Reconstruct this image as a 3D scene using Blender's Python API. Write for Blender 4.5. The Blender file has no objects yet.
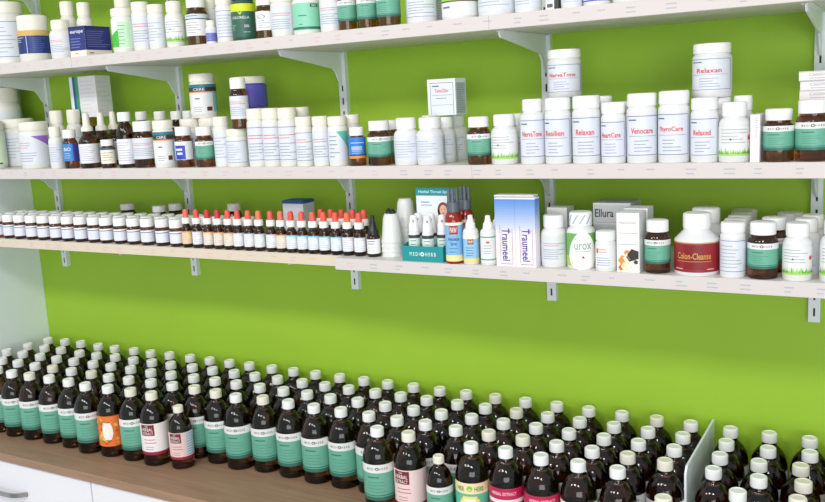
import bpy, math, random
from mathutils import Matrix, Vector
random.seed(7)
sc = bpy.context.scene
COL = sc.collection
PI = math.pi

# ------------------------------------------------------------------ camera
cam_data = bpy.data.cameras.new('camera')
cam = bpy.data.objects.new('camera', cam_data)
COL.objects.link(cam)
cam_data.sensor_width = 36.0
cam_data.lens = 39.02
cam_data.clip_start = 0.02
right = Vector((0.86861, 0.49287, -0.05092))
up = Vector((-0.03922, 0.17084, 0.98452))
back = Vector((0.49394, -0.85317, 0.16772))
M3 = Matrix((right, up, back)).transposed()
cam.matrix_world = Matrix.Translation((0, -1.85, 1.77135)) @ M3.to_4x4()
sc.camera = cam

# ------------------------------------------------------------------ world and lights
world = bpy.data.worlds.new('world')
sc.world = world
world.use_nodes = True
bg = world.node_tree.nodes['Background']
bg.inputs['Color'].default_value = (0.93, 0.97, 1.0, 1)
bg.inputs['Strength'].default_value = 0.74


def area(name, loc, target, sx, sy, power, color):
    d = bpy.data.lights.new(name, 'AREA')
    d.shape = 'RECTANGLE'
    d.size, d.size_y, d.energy, d.color = sx, sy, power, color
    o = bpy.data.objects.new(name, d)
    COL.objects.link(o)
    o.location = loc
    o.rotation_euler = (Vector(target) - Vector(loc)).to_track_quat('-Z', 'Y').to_euler()
    return o


# daylight from the shop windows behind the viewer, and the ceiling panel of the room
area('window_daylight', (1.4, -5.0, 1.7), (-0.9, 0, 1.1), 3.4, 1.9, 110, (0.96, 0.98, 1.0))
for lx in (-2.3, -1.1, 0.1):
    area('ceiling_panel', (lx, -2.3, 2.9), (lx + .1, -0.3, 0.9), 0.5, 0.3, 15, (1.0, 0.96, 0.90))

sc.view_settings.view_transform = 'Standard'
sc.view_settings.look = 'None'
sc.view_settings.gamma = 1
sc.view_settings.use_curve_mapping = False
sc.view_settings.exposure = -0.22


# ------------------------------------------------------------------ materials
def s2l(c):
    return tuple(((v / 255) / 12.92 if v / 255 <= 0.04045 else ((v / 255 + 0.055) / 1.055) ** 2.4) for v in c) + (1,)


_M = {}


def mat(key, rgb, rough=0.5, metal=0.0, noise=0.0, nscale=20, trans=0.0, coat=0.0, bump=0.0, ior=1.5, stretch=None, sss=0.0):
    if key in _M:
        return _M[key]
    m = bpy.data.materials.new(key)
    m.use_nodes = True
    nt = m.node_tree
    b = nt.nodes['Principled BSDF']
    b.inputs['Base Color'].default_value = s2l(rgb)
    b.inputs['Roughness'].default_value = rough
    b.inputs['Metallic'].default_value = metal
    b.inputs['IOR'].default_value = ior
    b.inputs['Transmission Weight'].default_value = trans
    b.inputs['Coat Weight'].default_value = coat
    if sss:
        b.inputs['Subsurface Weight'].default_value = sss
        b.inputs['Subsurface Radius'].default_value = (0.01, 0.01, 0.01)
    if noise or bump:
        tc = nt.nodes.new('ShaderNodeTexCoord')
        mp = nt.nodes.new('ShaderNodeMapping')
        nt.links.new(tc.outputs['Object'], mp.inputs['Vector'])
        if stretch:
            mp.inputs['Scale'].default_value = stretch
        n = nt.nodes.new('ShaderNodeTexNoise')
        n.inputs['Scale'].default_value = nscale
        n.inputs['Detail'].default_value = 6
        nt.links.new(mp.outputs['Vector'], n.inputs['Vector'])
        if noise:
            r = nt.nodes.new('ShaderNodeValToRGB')
            c = s2l(rgb)
            r.color_ramp.elements[0].position = 0.3
            r.color_ramp.elements[1].position = 0.7
            r.color_ramp.elements[0].color = tuple(v * (1 - noise) for v in c[:3]) + (1,)
            r.color_ramp.elements[1].color = tuple(min(1, v * (1 + noise)) for v in c[:3]) + (1,)
            nt.links.new(n.outputs['Fac'], r.inputs['Fac'])
            nt.links.new(r.outputs['Color'], b.inputs['Base Color'])
        if bump:
            bp = nt.nodes.new('ShaderNodeBump')
            bp.inputs['Strength'].default_value = bump
            bp.inputs['Distance'].default_value = 0.002
            nt.links.new(n.outputs['Fac'], bp.inputs['Height'])
            nt.links.new(bp.outputs['Normal'], b.inputs['Normal'])
    _M[key] = m
    return m


def paper(rgb):
    return mat('print_%02x%02x%02x' % tuple(rgb), rgb, 0.45)


GREEN = mat('green_wall_paint', (158, 200, 50), 0.6, noise=0.03, nscale=3, bump=0.05)
PANEL = mat('pale_panel', (240, 248, 255), 0.5)
SHELF = mat('white_laminate', (218, 215, 211), 0.4)
STRIP = mat('ticket_strip', (215, 208, 206), 0.35)
STEEL = mat('white_steel', (232, 238, 243), 0.38)
SLOT = mat('slot_dark', (40, 44, 46), 0.7)
WOOD = mat('brown_worktop', (157, 125, 100), 0.45, noise=0.14, nscale=9, stretch=(0.6, 9, 9))
FRONT = mat('white_drawer', (240, 240, 246), 0.35)
HANDLE = mat('brushed_handle', (170, 165, 165), 0.3, metal=0.9)
PLAST = mat('white_plastic', (228, 229, 230), 0.35, sss=0.0)
PLASTC = mat('cream_plastic', (230, 230, 223), 0.38)
CAPW = mat('white_cap', (246, 247, 247), 0.35)
CAPC = mat('cream_cap', (240, 237, 224), 0.4)
AMBER = mat('amber_glass', (126, 78, 42), 0.04, trans=1.0, ior=1.5)
AMBERD = mat('dark_amber_glass', (118, 70, 38), 0.05, trans=1.0, ior=1.5)
AMBERP = mat('brown_pill_glass', (150, 86, 44), 0.06, trans=.96, ior=1.5)
BLACK = mat('black_plastic', (28, 28, 30), 0.3)
DGREY = mat('dark_grey_plastic', (88, 98, 108), 0.35)
CLEAR = mat('frosted_plastic', (240, 242, 240), 0.28, trans=0.12)
GOLD = mat('gold_metal', (196, 150, 62), 0.3, metal=0.6)
REDP = mat('red_translucent', (166, 28, 16), 0.12, trans=0.3, coat=0.3)


# ------------------------------------------------------------------ mesh builder
class MB:
    def __init__(self):
        self.v, self.f, self.mi, self.mats = [], [], [], []

    def m(self, material):
        if material not in self.mats:
            self.mats.append(material)
        return self.mats.index(material)

    def add(self, verts, faces, material):
        o = len(self.v)
        k = self.m(material)
        self.v.extend(verts)
        for f in faces:
            self.f.append(tuple(i + o for i in f))
            self.mi.append(k)

    def box(self, x0, x1, y0, y1, z0, z1, material):
        vs = [(x, y, z) for z in (z0, z1) for y in (y0, y1) for x in (x0, x1)]
        self.add(vs, [(0, 2, 3, 1), (4, 5, 7, 6), (0, 1, 5, 4), (2, 6, 7, 3), (0, 4, 6, 2), (1, 3, 7, 5)], material)

    def lathe(self, prof, material, segs=28, rib=0.0, cx=0, cy=0):
        vs, fs = [], []
        n = len(prof)
        for j in range(segs):
            a = 2 * PI * j / segs
            for (r, z, *k) in prof:
                q = r * (1 - rib * (j % 2)) if (k and k[0]) else r
                vs.append((cx + q * math.cos(a), cy + q * math.sin(a), z))
        for j in range(segs):
            a, b = j * n, ((j + 1) % segs) * n
            for i in range(n - 1):
                if prof[i][0] < 1e-6 and prof[i + 1][0] < 1e-6:
                    continue
                fs.append((a + i, b + i, b + i + 1, a + i + 1))
        self.add(vs, fs, material)

    def prism(self, poly, axis, a0, a1, material):
        # polygon in the plane across the axis, extruded a0..a1
        def p(u, w, a):
            return {'x': (a, u, w), 'y': (u, a, w), 'z': (u, w, a)}[axis]
        n = len(poly)
        vs = [p(u, w, a0) for u, w in poly] + [p(u, w, a1) for u, w in poly]
        fs = [tuple(range(n)), tuple(range(2 * n - 1, n - 1, -1))]
        fs += [(i, i + n, (i + 1) % n + n, (i + 1) % n) for i in range(n)]
        self.add(vs, fs, material)

    def build(self, name, parent=None, smooth=True, bevel=0.0):
        me = bpy.data.meshes.new(name)
        me.from_pydata(self.v, [], self.f)
        for m_ in self.mats:
            me.materials.append(m_)
        for p, k in zip(me.polygons, self.mi):
            p.material_index = k
        me.validate()
        me.update()
        o = bpy.data.objects.new(name, me)
        COL.objects.link(o)
        if smooth:
            import bmesh
            bm = bmesh.new()
            bm.from_mesh(me)
            bmesh.ops.remove_doubles(bm, verts=bm.verts, dist=1e-6)
            bmesh.ops.recalc_face_normals(bm, faces=bm.faces)
            for e in bm.edges:
                e.smooth = len(e.link_faces) == 2 and e.calc_face_angle(0) < 0.62
            for f in bm.faces:
                f.smooth = True
            bm.to_mesh(me)
            bm.free()
        if bevel:
            md = o.modifiers.new('bevel', 'BEVEL')
            md.width = bevel
            md.segments = 2
            md.limit_method = 'ANGLE'
        if parent:
            o.parent = parent
        return o


def thing(name, label, cat, loc, rz=0, group=None):
    o = bpy.data.objects.new(name, None)
    COL.objects.link(o)
    o.empty_display_size = 0.02
    o.location = loc
    o.rotation_euler = (0, 0, rz)
    return tag(o, label, cat, group)


def tag(o, label=None, cat=None, group=None, kind=None):
    if label: o['label'] = label
    if cat: o['category'] = cat
    if group: o['group'] = group
    if kind: o['kind'] = kind
    return o


def dup(root, loc, rz, label, group=None):
    r = root.copy()
    COL.objects.link(r)
    r.location = loc
    r.rotation_euler = (0, 0, rz)
    r['label'] = label
    if group: r['group'] = group
    for ch in list(root.children):
        c = ch.copy(); COL.objects.link(c); c.parent = r
        for g in ch.children:
            d = g.copy(); COL.objects.link(d); d.parent = c
    return r


def face_cam(x, y, k=0.8):
    return k * math.atan2(-x, 1.85 + y)


# ------------------------------------------------------------------ lettering
_T = {}


def glyphs(s):
    if s in _T:
        return _T[s]
    cu = bpy.data.curves.new('lettering', 'FONT')
    cu.body = s
    cu.size = 1
    cu.offset = 0.012
    cu.resolution_u = 2
    ob = bpy.data.objects.new('lettering', cu)
    COL.objects.link(ob)
    dg = bpy.context.evaluated_depsgraph_get()
    me = ob.evaluated_get(dg).to_mesh()
    vs = [tuple(v.co) for v in me.vertices]
    fs = [tuple(p.vertices) for p in me.polygons]
    ob.evaluated_get(dg).to_mesh_clear()
    bpy.data.objects.remove(ob)
    bpy.data.curves.remove(cu)
    x0, x1 = min(v[0] for v in vs), max(v[0] for v in vs)
    y0, y1 = min(v[1] for v in vs), max(v[1] for v in vs)
    vs = [((v[0] - x0) / (x1 - x0), (v[1] - y0) / (y1 - y0)) for v in vs]
    _T[s] = (vs, fs, (x1 - x0) / (y1 - y0))
    return _T[s]


class Wrap:
    """label surface of a round bottle: u in degrees from the front, v = height"""
    def __init__(self, mb, r):
        self.mb, self.r, self.layer = mb, r, 0.0

    def pt(self, a, z, e):
        a = math.radians(a)
        return ((self.r + e) * math.sin(a), -(self.r + e) * math.cos(a), z)

    def rect(self, a0, a1, z0, z1, rgb, e=0.0002):
        n = max(1, int(abs(a1 - a0) / 9))
        vs = []
        for i in range(n + 1):
            a = a0 + (a1 - a0) * i / n
            vs += [self.pt(a, z0, e), self.pt(a, z1, e)]
        self.mb.add(vs, [(2 * i, 2 * i + 2, 2 * i + 3, 2 * i + 1) for i in range(n)], paper(rgb))

    def text(self, s, a, z, width, height, rgb, vertical=False):
        vs, fs, asp = glyphs(s)
        wd = math.degrees(width / self.r)
        self.mb.add([self.pt(a + (x - 0.5) * wd, z + (y - 0.5) * height, 0.0009) for x, y in vs], fs, paper(rgb))

    def poly(self, pts, rgb, e=0.0006):
        self.mb.add([self.pt(a, z, e) for a, z in pts], [tuple(range(len(pts)))], paper(rgb))

    def wedge(self, a0, a1, lo0, lo1, hi0, hi1, rgb, e=0.0005, n=8):
        for i in range(n):
            f0, f1 = i / n, (i + 1) / n
            L = lambda p, q, f: p + (q - p) * f
            self.poly([(L(a0, a1, f0), L(lo0, lo1, f0)), (L(a0, a1, f1), L(lo0, lo1, f1)), (L(a0, a1, f1), L(hi0, hi1, f1)), (L(a0, a1, f0), L(hi0, hi1, f0))], rgb, e)


class Flat:
    """printed face of a carton; u in metres, plane through origin o along direction d, normal n"""
    def __init__(self, mb, o, d, n):
        self.mb, self.o, self.d, self.n = mb, Vector(o), Vector(d), Vector(n)

    def pt(self, u, z, e):
        p = self.o + self.d * u + self.n * e
        return (p.x, p.y, p.z + z)

    def rect(self, u0, u1, z0, z1, rgb, e=0.0003):
        self.mb.add([self.pt(u0, z0, e), self.pt(u1, z0, e), self.pt(u1, z1, e), self.pt(u0, z1, e)], [(0, 1, 2, 3)], paper(rgb) if not isinstance(rgb, bpy.types.Material) else rgb)

    def text(self, s, u, z, width, height, rgb, vertical=False):
        vs, fs, asp = glyphs(s)
        if vertical:   # reads downwards
            q = [self.pt(u + (y - 0.5) * width, z - (x - 0.5) * height, 0.0006) for x, y in vs]
        else:
            q = [self.pt(u + (x - 0.5) * width, z + (y - 0.5) * height, 0.0006) for x, y in vs]
        self.mb.add(q, fs, paper(rgb))

    def poly(self, pts, rgb, e=0.00045):
        self.mb.add([self.pt(a, z, e) for a, z in pts], [tuple(range(len(pts)))], paper(rgb))


# ------------------------------------------------------------------ label artwork
TEAL = (106, 176, 152); TEALD = (52, 110, 96); INK = (70, 84, 84); RED = (226, 96, 92)
WHITE = (234, 236, 236); BLUEW = (222, 227, 237); FRAME = (96, 108, 140); GREY = (150, 156, 165)
LIME = (140, 205, 70); CREAM = (246, 241, 224); PINK = (240, 206, 200)


def small_print(w, a0, a1, z0, z1, n, rgb, seed=1):
    rnd = random.Random(seed)
    for i in range(n):
        z = z1 - (z1 - z0) * (i + 0.5) / n
        t = (z1 - z0) / n * 0.11
        e = a1 - (a1 - a0) * rnd.uniform(0.0, 0.45)
        w.rect(a0, e, z - t, z + t, rgb, 0.0006)


def frame(w, a0, a1, z0, z1, t, ta, rgb):
    w.rect(a0, a1, z0, z0 + t, rgb, 0.0005); w.rect(a0, a1, z1 - t, z1, rgb, 0.0005)
    w.rect(a0, a0 + ta, z0, z1, rgb, 0.0005); w.rect(a1 - ta, a1, z0, z1, rgb, 0.0005)


TITLE = {'NervaTone': 'NervaTone', 'NervaTone2': 'NervaTone', 'Resilien': 'Resilien', 'Relaxan': 'Relaxan', 'HeartCare': 'HeartCare',
         'Venocare': 'Venocare', 'ThyroCare': 'ThyroCare', 'Relaxed': 'Relaxed', 'bigstack': 'Relaxan'}


def art(w, des, z0, z1, arc, seed=1):
    H = z1 - z0
    R = w.r
    A = arc / 2
    Z = lambda v: z0 + v * H
    if des in ('medi', 'medihigh'):
        w.rect(-A, A, Z(0), Z(1), TEAL)
        w.rect(-A, A, Z(0.77), Z(1), WHITE, 0.0004)
        w.rect(-A, A, Z(0.0), Z(0.10), TEALD, 0.0004)
        w.rect(-A, A, Z(0.13), Z(0.155), TEALD, 0.0004)
        w.text('M E D I', -23, Z(0.885), R * 0.50, H * 0.065, (112, 122, 122))
        w.text('H E R B', 23, Z(0.885), R * 0.54, H * 0.065, (112, 122, 122))
        w.poly([(6.5 * math.cos(t * PI / 6), Z(0.885) + 0.1 * R * math.sin(t * PI / 6)) for t in range(12)], INK)
        w.poly([(3 * math.cos(t * PI / 6), Z(0.885) + 0.05 * R * math.sin(t * PI / 6)) for t in range(12)], WHITE, 0.0008)
        w.rect(-38, 6, Z(0.63), Z(0.66), TEALD, 0.0006)
        small_print(w, -38, 30, Z(0.2), Z(0.55), 4, (84, 150, 132), seed)
    elif des in ('plain', 'plainred', 'redtitle', 'redprint', 'frame', 'frameblue', 'purpleside', 'lilacside', 'stackamber') or des in TITLE:
        w.rect(-A, A, Z(0), Z(1), BLUEW)
        if des in ('frame', 'frameblue', 'bigstack', 'redtitle') or des in TITLE:
            frame(w, -A * .74, A * .70, Z(0.04), Z(0.97), H * 0.014, 1.6, FRAME if des != 'frameblue' else (70, 90, 170))
        if des in ('purpleside', 'Venocare', 'lilacside', 'NervaTone2'):
            w.rect(A * .72, A, Z(0.0), Z(1), (196, 200, 226), 0.0004)
            small_print(w, A * .76, A, Z(.05), Z(.95), 12, (120, 120, 180), seed)
        if des in TITLE:
            t = TITLE[des]
            w.text(t, -4, Z(0.62), R * (0.185 * len(t)), H * 0.14, (222, 70, 70))
            w.rect(-A * .6, -A * .25, Z(0.86), Z(0.89), FRAME, 0.0006)
            w.rect(-A * .6, A * .55, Z(0.49), Z(0.5), GREY, 0.0006)
            small_print(w, -34, 36, Z(0.10), Z(0.42), 4, (150, 158, 186), seed)
        elif des in ('plainred', 'redtitle', 'redprint', 'stackamber'):
            small_print(w, -A * .6, A * .6, Z(0.62), Z(0.78), 2, RED, seed)
            small_print(w, -A * .6, A * .55, Z(0.12), Z(0.55), 5, GREY, seed)
        else:
            small_print(w, -A * .6, A * .5, Z(0.12), Z(0.86), 7, (176, 180, 192), seed)
    elif des in ('grass', 'grassred'):
        w.rect(-A, A, Z(0), Z(1), WHITE)
        rnd = random.Random(seed)
        w.rect(-A * .8, A * .8, Z(0.03), Z(0.14), (176, 216, 110), 0.0004)
        a = -A * .8
        while a < A * .8:
            hh = rnd.uniform(.18, .34)
            w.poly([(a, Z(.1)), (a + 5, Z(.1)), (a + rnd.uniform(-2, 7), Z(hh))], (96, 178, 52) if rnd.random() < .6 else (160, 210, 80))
            a += 4.2
        small_print(w, -A * .6, A * .5, Z(.42), Z(.95), 5, (172, 178, 180), seed)
        w.poly([(-20 + 4 * math.cos(t * PI / 5), Z(.58) + .012 * R / .026 * .15 * math.sin(t * PI / 5)) for t in range(10)], (90, 120, 60))
        if des == 'grassred':
            w.poly([(A * .55 + 9 * math.cos(t * PI / 6), Z(.62) + R * .16 * math.sin(t * PI / 6)) for t in range(12)], (222, 70, 92), 0.0007)
    elif des == 'bluegold':
        w.rect(-A, A, Z(0), Z(1), (34, 56, 128))
        w.rect(-A, -A * .3, Z(0), Z(1), (26, 42, 100), 0.0004)
        w.rect(-12, -9, Z(0), Z(1), (180, 190, 226), 0.0005)
        small_print(w, -60, -18, Z(.6), Z(.95), 3, (214, 220, 240), seed)
        small_print(w, 10, 60, Z(.08), Z(.9), 8, (96, 116, 180), seed)
        w.rect(-A, A, Z(1), Z(1.3), (214, 178, 104), 0.0004)
    elif des == 'greencorner':
        w.rect(-A, A, Z(0), Z(1), (232, 246, 232))
        w.wedge(-70, -16, Z(.05), Z(.05), Z(.45), Z(.70), (72, 190, 62))
        w.rect(-16, 40, Z(.04), Z(.98), (196, 236, 200), 0.0004)
        small_print(w, -18, 30, Z(.1), Z(.9), 6, (120, 170, 120), seed)
    elif des == 'bluestrip':
        w.rect(-A, A, Z(0), Z(1), WHITE)
        w.rect(-A, A, Z(.8), Z(1), (206, 220, 236), 0.0004)
        w.rect(-A, A, Z(.76), Z(.8), (40, 60, 90), 0.0005)
        small_print(w, -44, 44, Z(.86), Z(.98), 1, (60, 80, 130), seed)
        small_print(w, -44, 40, Z(.1), Z(.66), 5, GREY, seed)
    elif des == 'lilac':
        w.rect(-A, A, Z(0), Z(1), (108, 110, 190))
        w.rect(-A, A, Z(.72), Z(1), (216, 214, 236), 0.0004)
        small_print(w, -40, 30, Z(.1), Z(.7), 5, (180, 182, 226), seed)
    elif des == 'chlorella':
        w.rect(-A, A, Z(0), Z(1), (50, 98, 84))
        w.rect(-180, 180, Z(1.0), Z(1.3), (214, 226, 40), 0.0004)
        w.poly([(-14, Z(1.02)), (14, Z(1.02)), (0, Z(.86))], (190, 222, 60))
        w.text('CHLORELLA', 0, Z(.76), R * 1.5, H * .1, (222, 236, 226))
        small_print(w, -50, -25, Z(.25), Z(.5), 3, (180, 206, 196), seed)
        w.text('500', 28, Z(.42), R * .4, H * .11, (220, 232, 226))
        w.rect(12, 44, Z(.18), Z(.2), (190, 212, 204), 0.0006)
    elif des == 'oval':
        w.rect(-A, A, Z(0), Z(1), WHITE)
        w.poly([(-12 + 26 * math.cos(t * PI / 8), Z(.72) + .11 * H * math.sin(t * PI / 8)) for t in range(16)], (110, 130, 124))
        w.poly([(-12 + 21 * math.cos(t * PI / 8), Z(.72) + .07 * H * math.sin(t * PI / 8)) for t in range(16)], (226, 232, 228), 0.0008)
        small_print(w, -30, 40, Z(.1), Z(.55), 4, GREY, seed)
    elif des == 'mint':
        w.rect(-A, A, Z(0), Z(1), (138, 212, 180))
        w.rect(-A, A, Z(.03), Z(.12), (40, 112, 96), 0.0004)
        w.rect(10, 44, Z(.84), Z(.96), (50, 104, 96), 0.0005)
        w.text('BIO', 27, Z(.9), R * .35, H * .07, (210, 236, 226))
        w.rect(-40, -6, Z(.52), Z(.55), (50, 120, 100), 0.0006)
        w.rect(-40, -24, Z(.2), Z(.225), (50, 120, 100), 0.0006)
    elif des == 'limetop':
        w.rect(-A, A, Z(0), Z(1), WHITE)
        w.rect(-A, A, Z(.42), Z(1), (150, 214, 90), 0.0004)
        w.rect(-A, A, Z(.38), Z(.42), (110, 90, 60), 0.0005)
        w.rect(-50, -20, Z(.22), Z(.27), (110, 120, 150), 0.0006)
    elif des == 'blueedge':
        w.rect(-A, A, Z(0), Z(1), WHITE)
        w.rect(-A, -A * .72, Z(0), Z(1), (86, 84, 196), 0.0004)
        w.rect(-A, A, Z(0), Z(.05), (86, 84, 196), 0.0005)
    elif des == 'dark':
        w.rect(-A, A, Z(0), Z(1), (196, 200, 204))
        small_print(w, -A, A, Z(.0), Z(1), 16, (96, 100, 108), seed)
    elif des == 'greenline':
        w.rect(-A, A, Z(0), Z(1), (226, 246, 220))
        w.rect(20, 46, Z(.0), Z(.05), (40, 90, 50), 0.0005)
        w.rect(20, 24, Z(.0), Z(.6), (70, 170, 80), 0.0005)
        w.rect(-20, 12, Z(.05), Z(.6), (120, 214, 110), 0.0004)
    elif des == 'violetcorner':
        w.rect(-A, A, Z(0), Z(1), BLUEW)
        w.wedge(8, A * .8, Z(.99), Z(.62), Z(1), Z(1), (150, 110, 200))
        small_print(w, -56, 20, Z(.55), Z(.8), 3, (230, 120, 130), seed)
        small_print(w, -56, 46, Z(.08), Z(.45), 4, GREY, seed)
        w.rect(A * .8, A * .84, Z(0), Z(.62), (120, 110, 170), 0.0006)
    elif des == 'blue':
        w.rect(-A, A, Z(0), Z(1), (58, 132, 206))
        w.rect(30, A, Z(0), Z(1), (70, 66, 170), 0.0004)
        w.text('BIO', -14, Z(.68), R * .95, H * .2, (230, 240, 250))
        small_print(w, -45, 22, Z(.12), Z(.5), 3, (190, 220, 245), seed)
    elif des == 'navy':
        w.rect(-180, 180, Z(0), Z(1), (30, 46, 90))
        small_print(w, -50, 50, Z(.3), Z(.8), 3, (190, 196, 210), seed)
    elif des == 'creamblue':
        w.rect(-A, A, Z(0), Z(1), CREAM)
        w.rect(-A, A, Z(.86), Z(1), (60, 90, 120), 0.0004)
        small_print(w, -44, 40, Z(.15), Z(.75), 4, (150, 140, 120), seed)
    elif des == 'whitelab':
        w.rect(-A, A, Z(0), Z(1), (238, 238, 246))
        small_print(w, -50, 44, Z(.1), Z(.9), 8, (176, 178, 196), seed)
    elif des == 'cerebral':
        w.rect(-A, A, Z(0), Z(1), WHITE)
        w.rect(-180, 180, Z(.84), Z(1), (48, 122, 142), 0.0004)
        w.rect(-A, A, Z(.76), Z(.90), (52, 56, 60), 0.0005)
        w.text('CERE', -16, Z(.83), R * .9, H * .09, (220, 226, 226))
        w.rect(-A, A, Z(.72), Z(.76), (232, 150, 86), 0.0006)
        w.rect(A * .45, A, Z(.05), Z(.72), (150, 206, 212), 0.0004)
        w.rect(-36, -14, Z(.5), Z(.54), (110, 116, 120), 0.0006)
        w.rect(14, 38, Z(.1), Z(.24), (92, 52, 36), 0.0007)
        small_print(w, -46, 6, Z(.06), Z(.26), 3, GREY, seed)
    elif des == 'bluesquare':
        w.rect(-A, A, Z(0), Z(1), WHITE)
        w.rect(-58, 14, Z(.02), Z(.78), (44, 66, 190), 0.0004)
        w.rect(-50, -4, Z(.5), Z(.62), (230, 236, 250), 0.0006)
        w.rect(-40, -4, Z(.28), Z(.40), (230, 236, 250), 0.0006)
        w.rect(A * .6, A * .66, Z(0), Z(1), (60, 70, 160), 0.0005)
    elif des == 'tealcorner':
        w.rect(-A, A, Z(0), Z(1), BLUEW)
        w.wedge(-2, A * .72, Z(.98), Z(.40), Z(1), Z(1), (96, 196, 176))
        small_print(w, -56, 10, Z(.1), Z(.9), 6, GREY, seed)
    elif des == 'bluebig':
        w.rect(-A, A, Z(0), Z(1), (48, 126, 214))
        w.rect(-A, A, Z(.0), Z(.06), (30, 50, 110), 0.0004)
        w.rect(-A, A, Z(-.14), Z(0), (228, 150, 60), 0.0003)
        w.rect(-50, 50, Z(.68), Z(.72), (190, 220, 250), 0.0005)
        w.rect(-44, 30, Z(.3), Z(.52), (170, 190, 220), 0.0005)
        small_print(w, -44, 40, Z(.1), Z(.3), 2, (200, 224, 250), seed)
    elif des == 'violet':
        w.rect(-180, 180, Z(0), Z(1.1), (88, 84, 188))
    elif des == 'urox':
        w.rect(-180, 180, Z(0), Z(1), (110, 178, 84))
        w.rect(-180, 180, Z(0.0), Z(.3), (176, 206, 90), 0.0003)
        pts = []
        for t in range(24):
            a = 2 * PI * t / 24
            pts.append((58 * math.cos(a) * (1 - .26 * math.sin(a)), Z(.46) + H * .60 * math.sin(a)))
        n = len(pts)
        # strips keep the large white pear wrapped on the bottle
        for i in range(n // 2):
            p, q = pts[(i + 6) % n], pts[(i + 7) % n]
            p2, q2 = pts[(6 - i) % n], pts[(5 - i) % n]
            m = 8
            for j in range(m):
                f0, f1 = j / m, (j + 1) / m
                w.poly([(p[0] + (p2[0] - p[0]) * f0, p[1]), (p[0] + (p2[0] - p[0]) * f1, p[1]),
                        (q[0] + (q2[0] - q[0]) * f1, q[1]), (q[0] + (q2[0] - q[0]) * f0, q[1])], (250, 250, 248), 0.0006)
        w.text('urox', 0, Z(.60), R * 1.2, H * .2, (150, 178, 168))
        w.rect(-30, 30, Z(.44), Z(.455), GREY, 0.0008)
        w.poly([(-7, Z(.24)), (7, Z(.24)), (0, Z(.32))], (150, 60, 60), 0.0009)
    elif des == 'redmark':
        w.rect(-A, A, Z(0), Z(1), WHITE)
        w.rect(-50, -36, Z(.66), Z(.86), (214, 60, 60), 0.0004)
        small_print(w, -32, 20, Z(.66), Z(.88), 2, (226, 96, 92), seed)
        small_print(w, -46, 40, Z(.08), Z(.5), 4, (140, 150, 190), seed)
    elif des == 'colon':
        w.rect(-A, A, Z(0), Z(1), (150, 34, 42))
        w.rect(-A, A, Z(.96), Z(1), (196, 150, 90), 0.0004)
        w.rect(-26, 26, Z(.1), Z(.9), (128, 24, 36), 0.0004)
        w.text('Colon-Cleanse', 0, Z(.55), R * 1.55, H * .22, (222, 160, 90))
        w.rect(-46, 46, Z(.36), Z(.375), (222, 160, 90), 0.0006)
        w.rect(-54, -28, Z(.09), Z(.12), (220, 190, 180), 0.0006)
        w.rect(34, 54, Z(.09), Z(.12), (220, 190, 180), 0.0006)
    elif des == 'fruit':
        w.rect(-A, A, Z(0), Z(1), (238, 120, 50))
        rnd = random.Random(5)
        for i in range(60):
            a, z, s = rnd.uniform(-A + 12, A - 12), rnd.uniform(.08, .92), rnd.uniform(4, 11)
            w.poly([(a + s * math.cos(t * PI / 4), Z(z) + s * .0005 * math.sin(t * PI / 4)) for t in range(8)],
                   rnd.choice([(226, 66, 36), (250, 170, 70), (206, 40, 30), (120, 160, 60), (252, 200, 110)]), 0.0005)
        for k in range(8):
            z = .22 + .56 * k / 8
            hw = 22 * math.sqrt(max(0.05, 1 - ((z + .035 - .5) / .33) ** 2))
            w.rect(-hw - 14, hw - 14, Z(z), Z(z + .07), (250, 244, 236), 0.0009)
        small_print(w, -30, 2, Z(.32), Z(.66), 3, (160, 120, 110), 3)
    elif des in ('extract', 'extract2', 'kuro'):
        w.rect(-A, A, Z(0), Z(1), (244, 240, 240) if des == 'extract' else (240, 214, 214) if des == 'extract2' else (236, 206, 204))
        w.rect(-A, A, Z(0), Z(.10), (150, 30, 70), 0.0004)
        w.rect(-52, 8, Z(.62), Z(.97), (122, 30, 46), 0.0005)
        w.text('THE', -24, Z(.92), R * .25, H * .05, (236, 220, 220))
        w.text('HERBAL', -22, Z(.82), R * .85, H * .10, (240, 228, 226))
        w.text('EXTRACT', -22, Z(.69), R * .85, H * .09, (240, 228, 226))
        small_print(w, -40, 14, Z(.34), Z(.54), 2, (190, 90, 100), 4)
        small_print(w, -36, 20, Z(.14), Z(.3), 2, (190, 120, 130), 6)
        if des == 'kuro':
            w.rect(30, A, Z(.12), Z(.97), (206, 222, 236), 0.0004)
            small_print(w, 34, A, Z(.12), Z(.97), 9, (120, 130, 160), 2)
    elif des == 'yellowherb':
        w.rect(-A, A, Z(0), Z(1), (96, 190, 160))
        w.rect(-A, A, Z(.72), Z(1), (240, 232, 180), 0.0004)
        w.text('HER', -32, Z(.85), R * .5, H * .12, (110, 130, 90))
        w.text('HERB', 32, Z(.85), R * .55, H * .12, (110, 130, 90))
        w.poly([(10 * math.cos(t * PI / 6), Z(.86) + R * .17 * math.sin(t * PI / 6)) for t in range(12)], (150, 200, 60))
        for k in range(8):
            z = .1 + .56 * k / 8
            hw = 38 * math.sqrt(max(0.05, 1 - ((z + .035 - .38) / .32) ** 2))
            w.rect(-hw, hw, Z(z), Z(z + .07), (244, 226, 130), 0.0009)
        for k in range(6):
            z = .17 + .42 * k / 6
            hw = 28 * math.sqrt(max(0.05, 1 - ((z + .035 - .38) / .24) ** 2))
            w.rect(-hw, hw, Z(z), Z(z + .07), (250, 248, 236), 0.0011)
    elif des in ('magenta', 'magenta2'):
        w.rect(-A, A, Z(0), Z(1), (236, 236, 238))
        w.rect(-A, A, Z(.72), Z(1), (196, 30, 84), 0.0004)
        w.text('HERBAL EXTRACT' if des == 'magenta2' else 'HERBAL EXTRACT', 0, Z(.87), R * 1.5, H * .085, (246, 214, 226))
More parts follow.
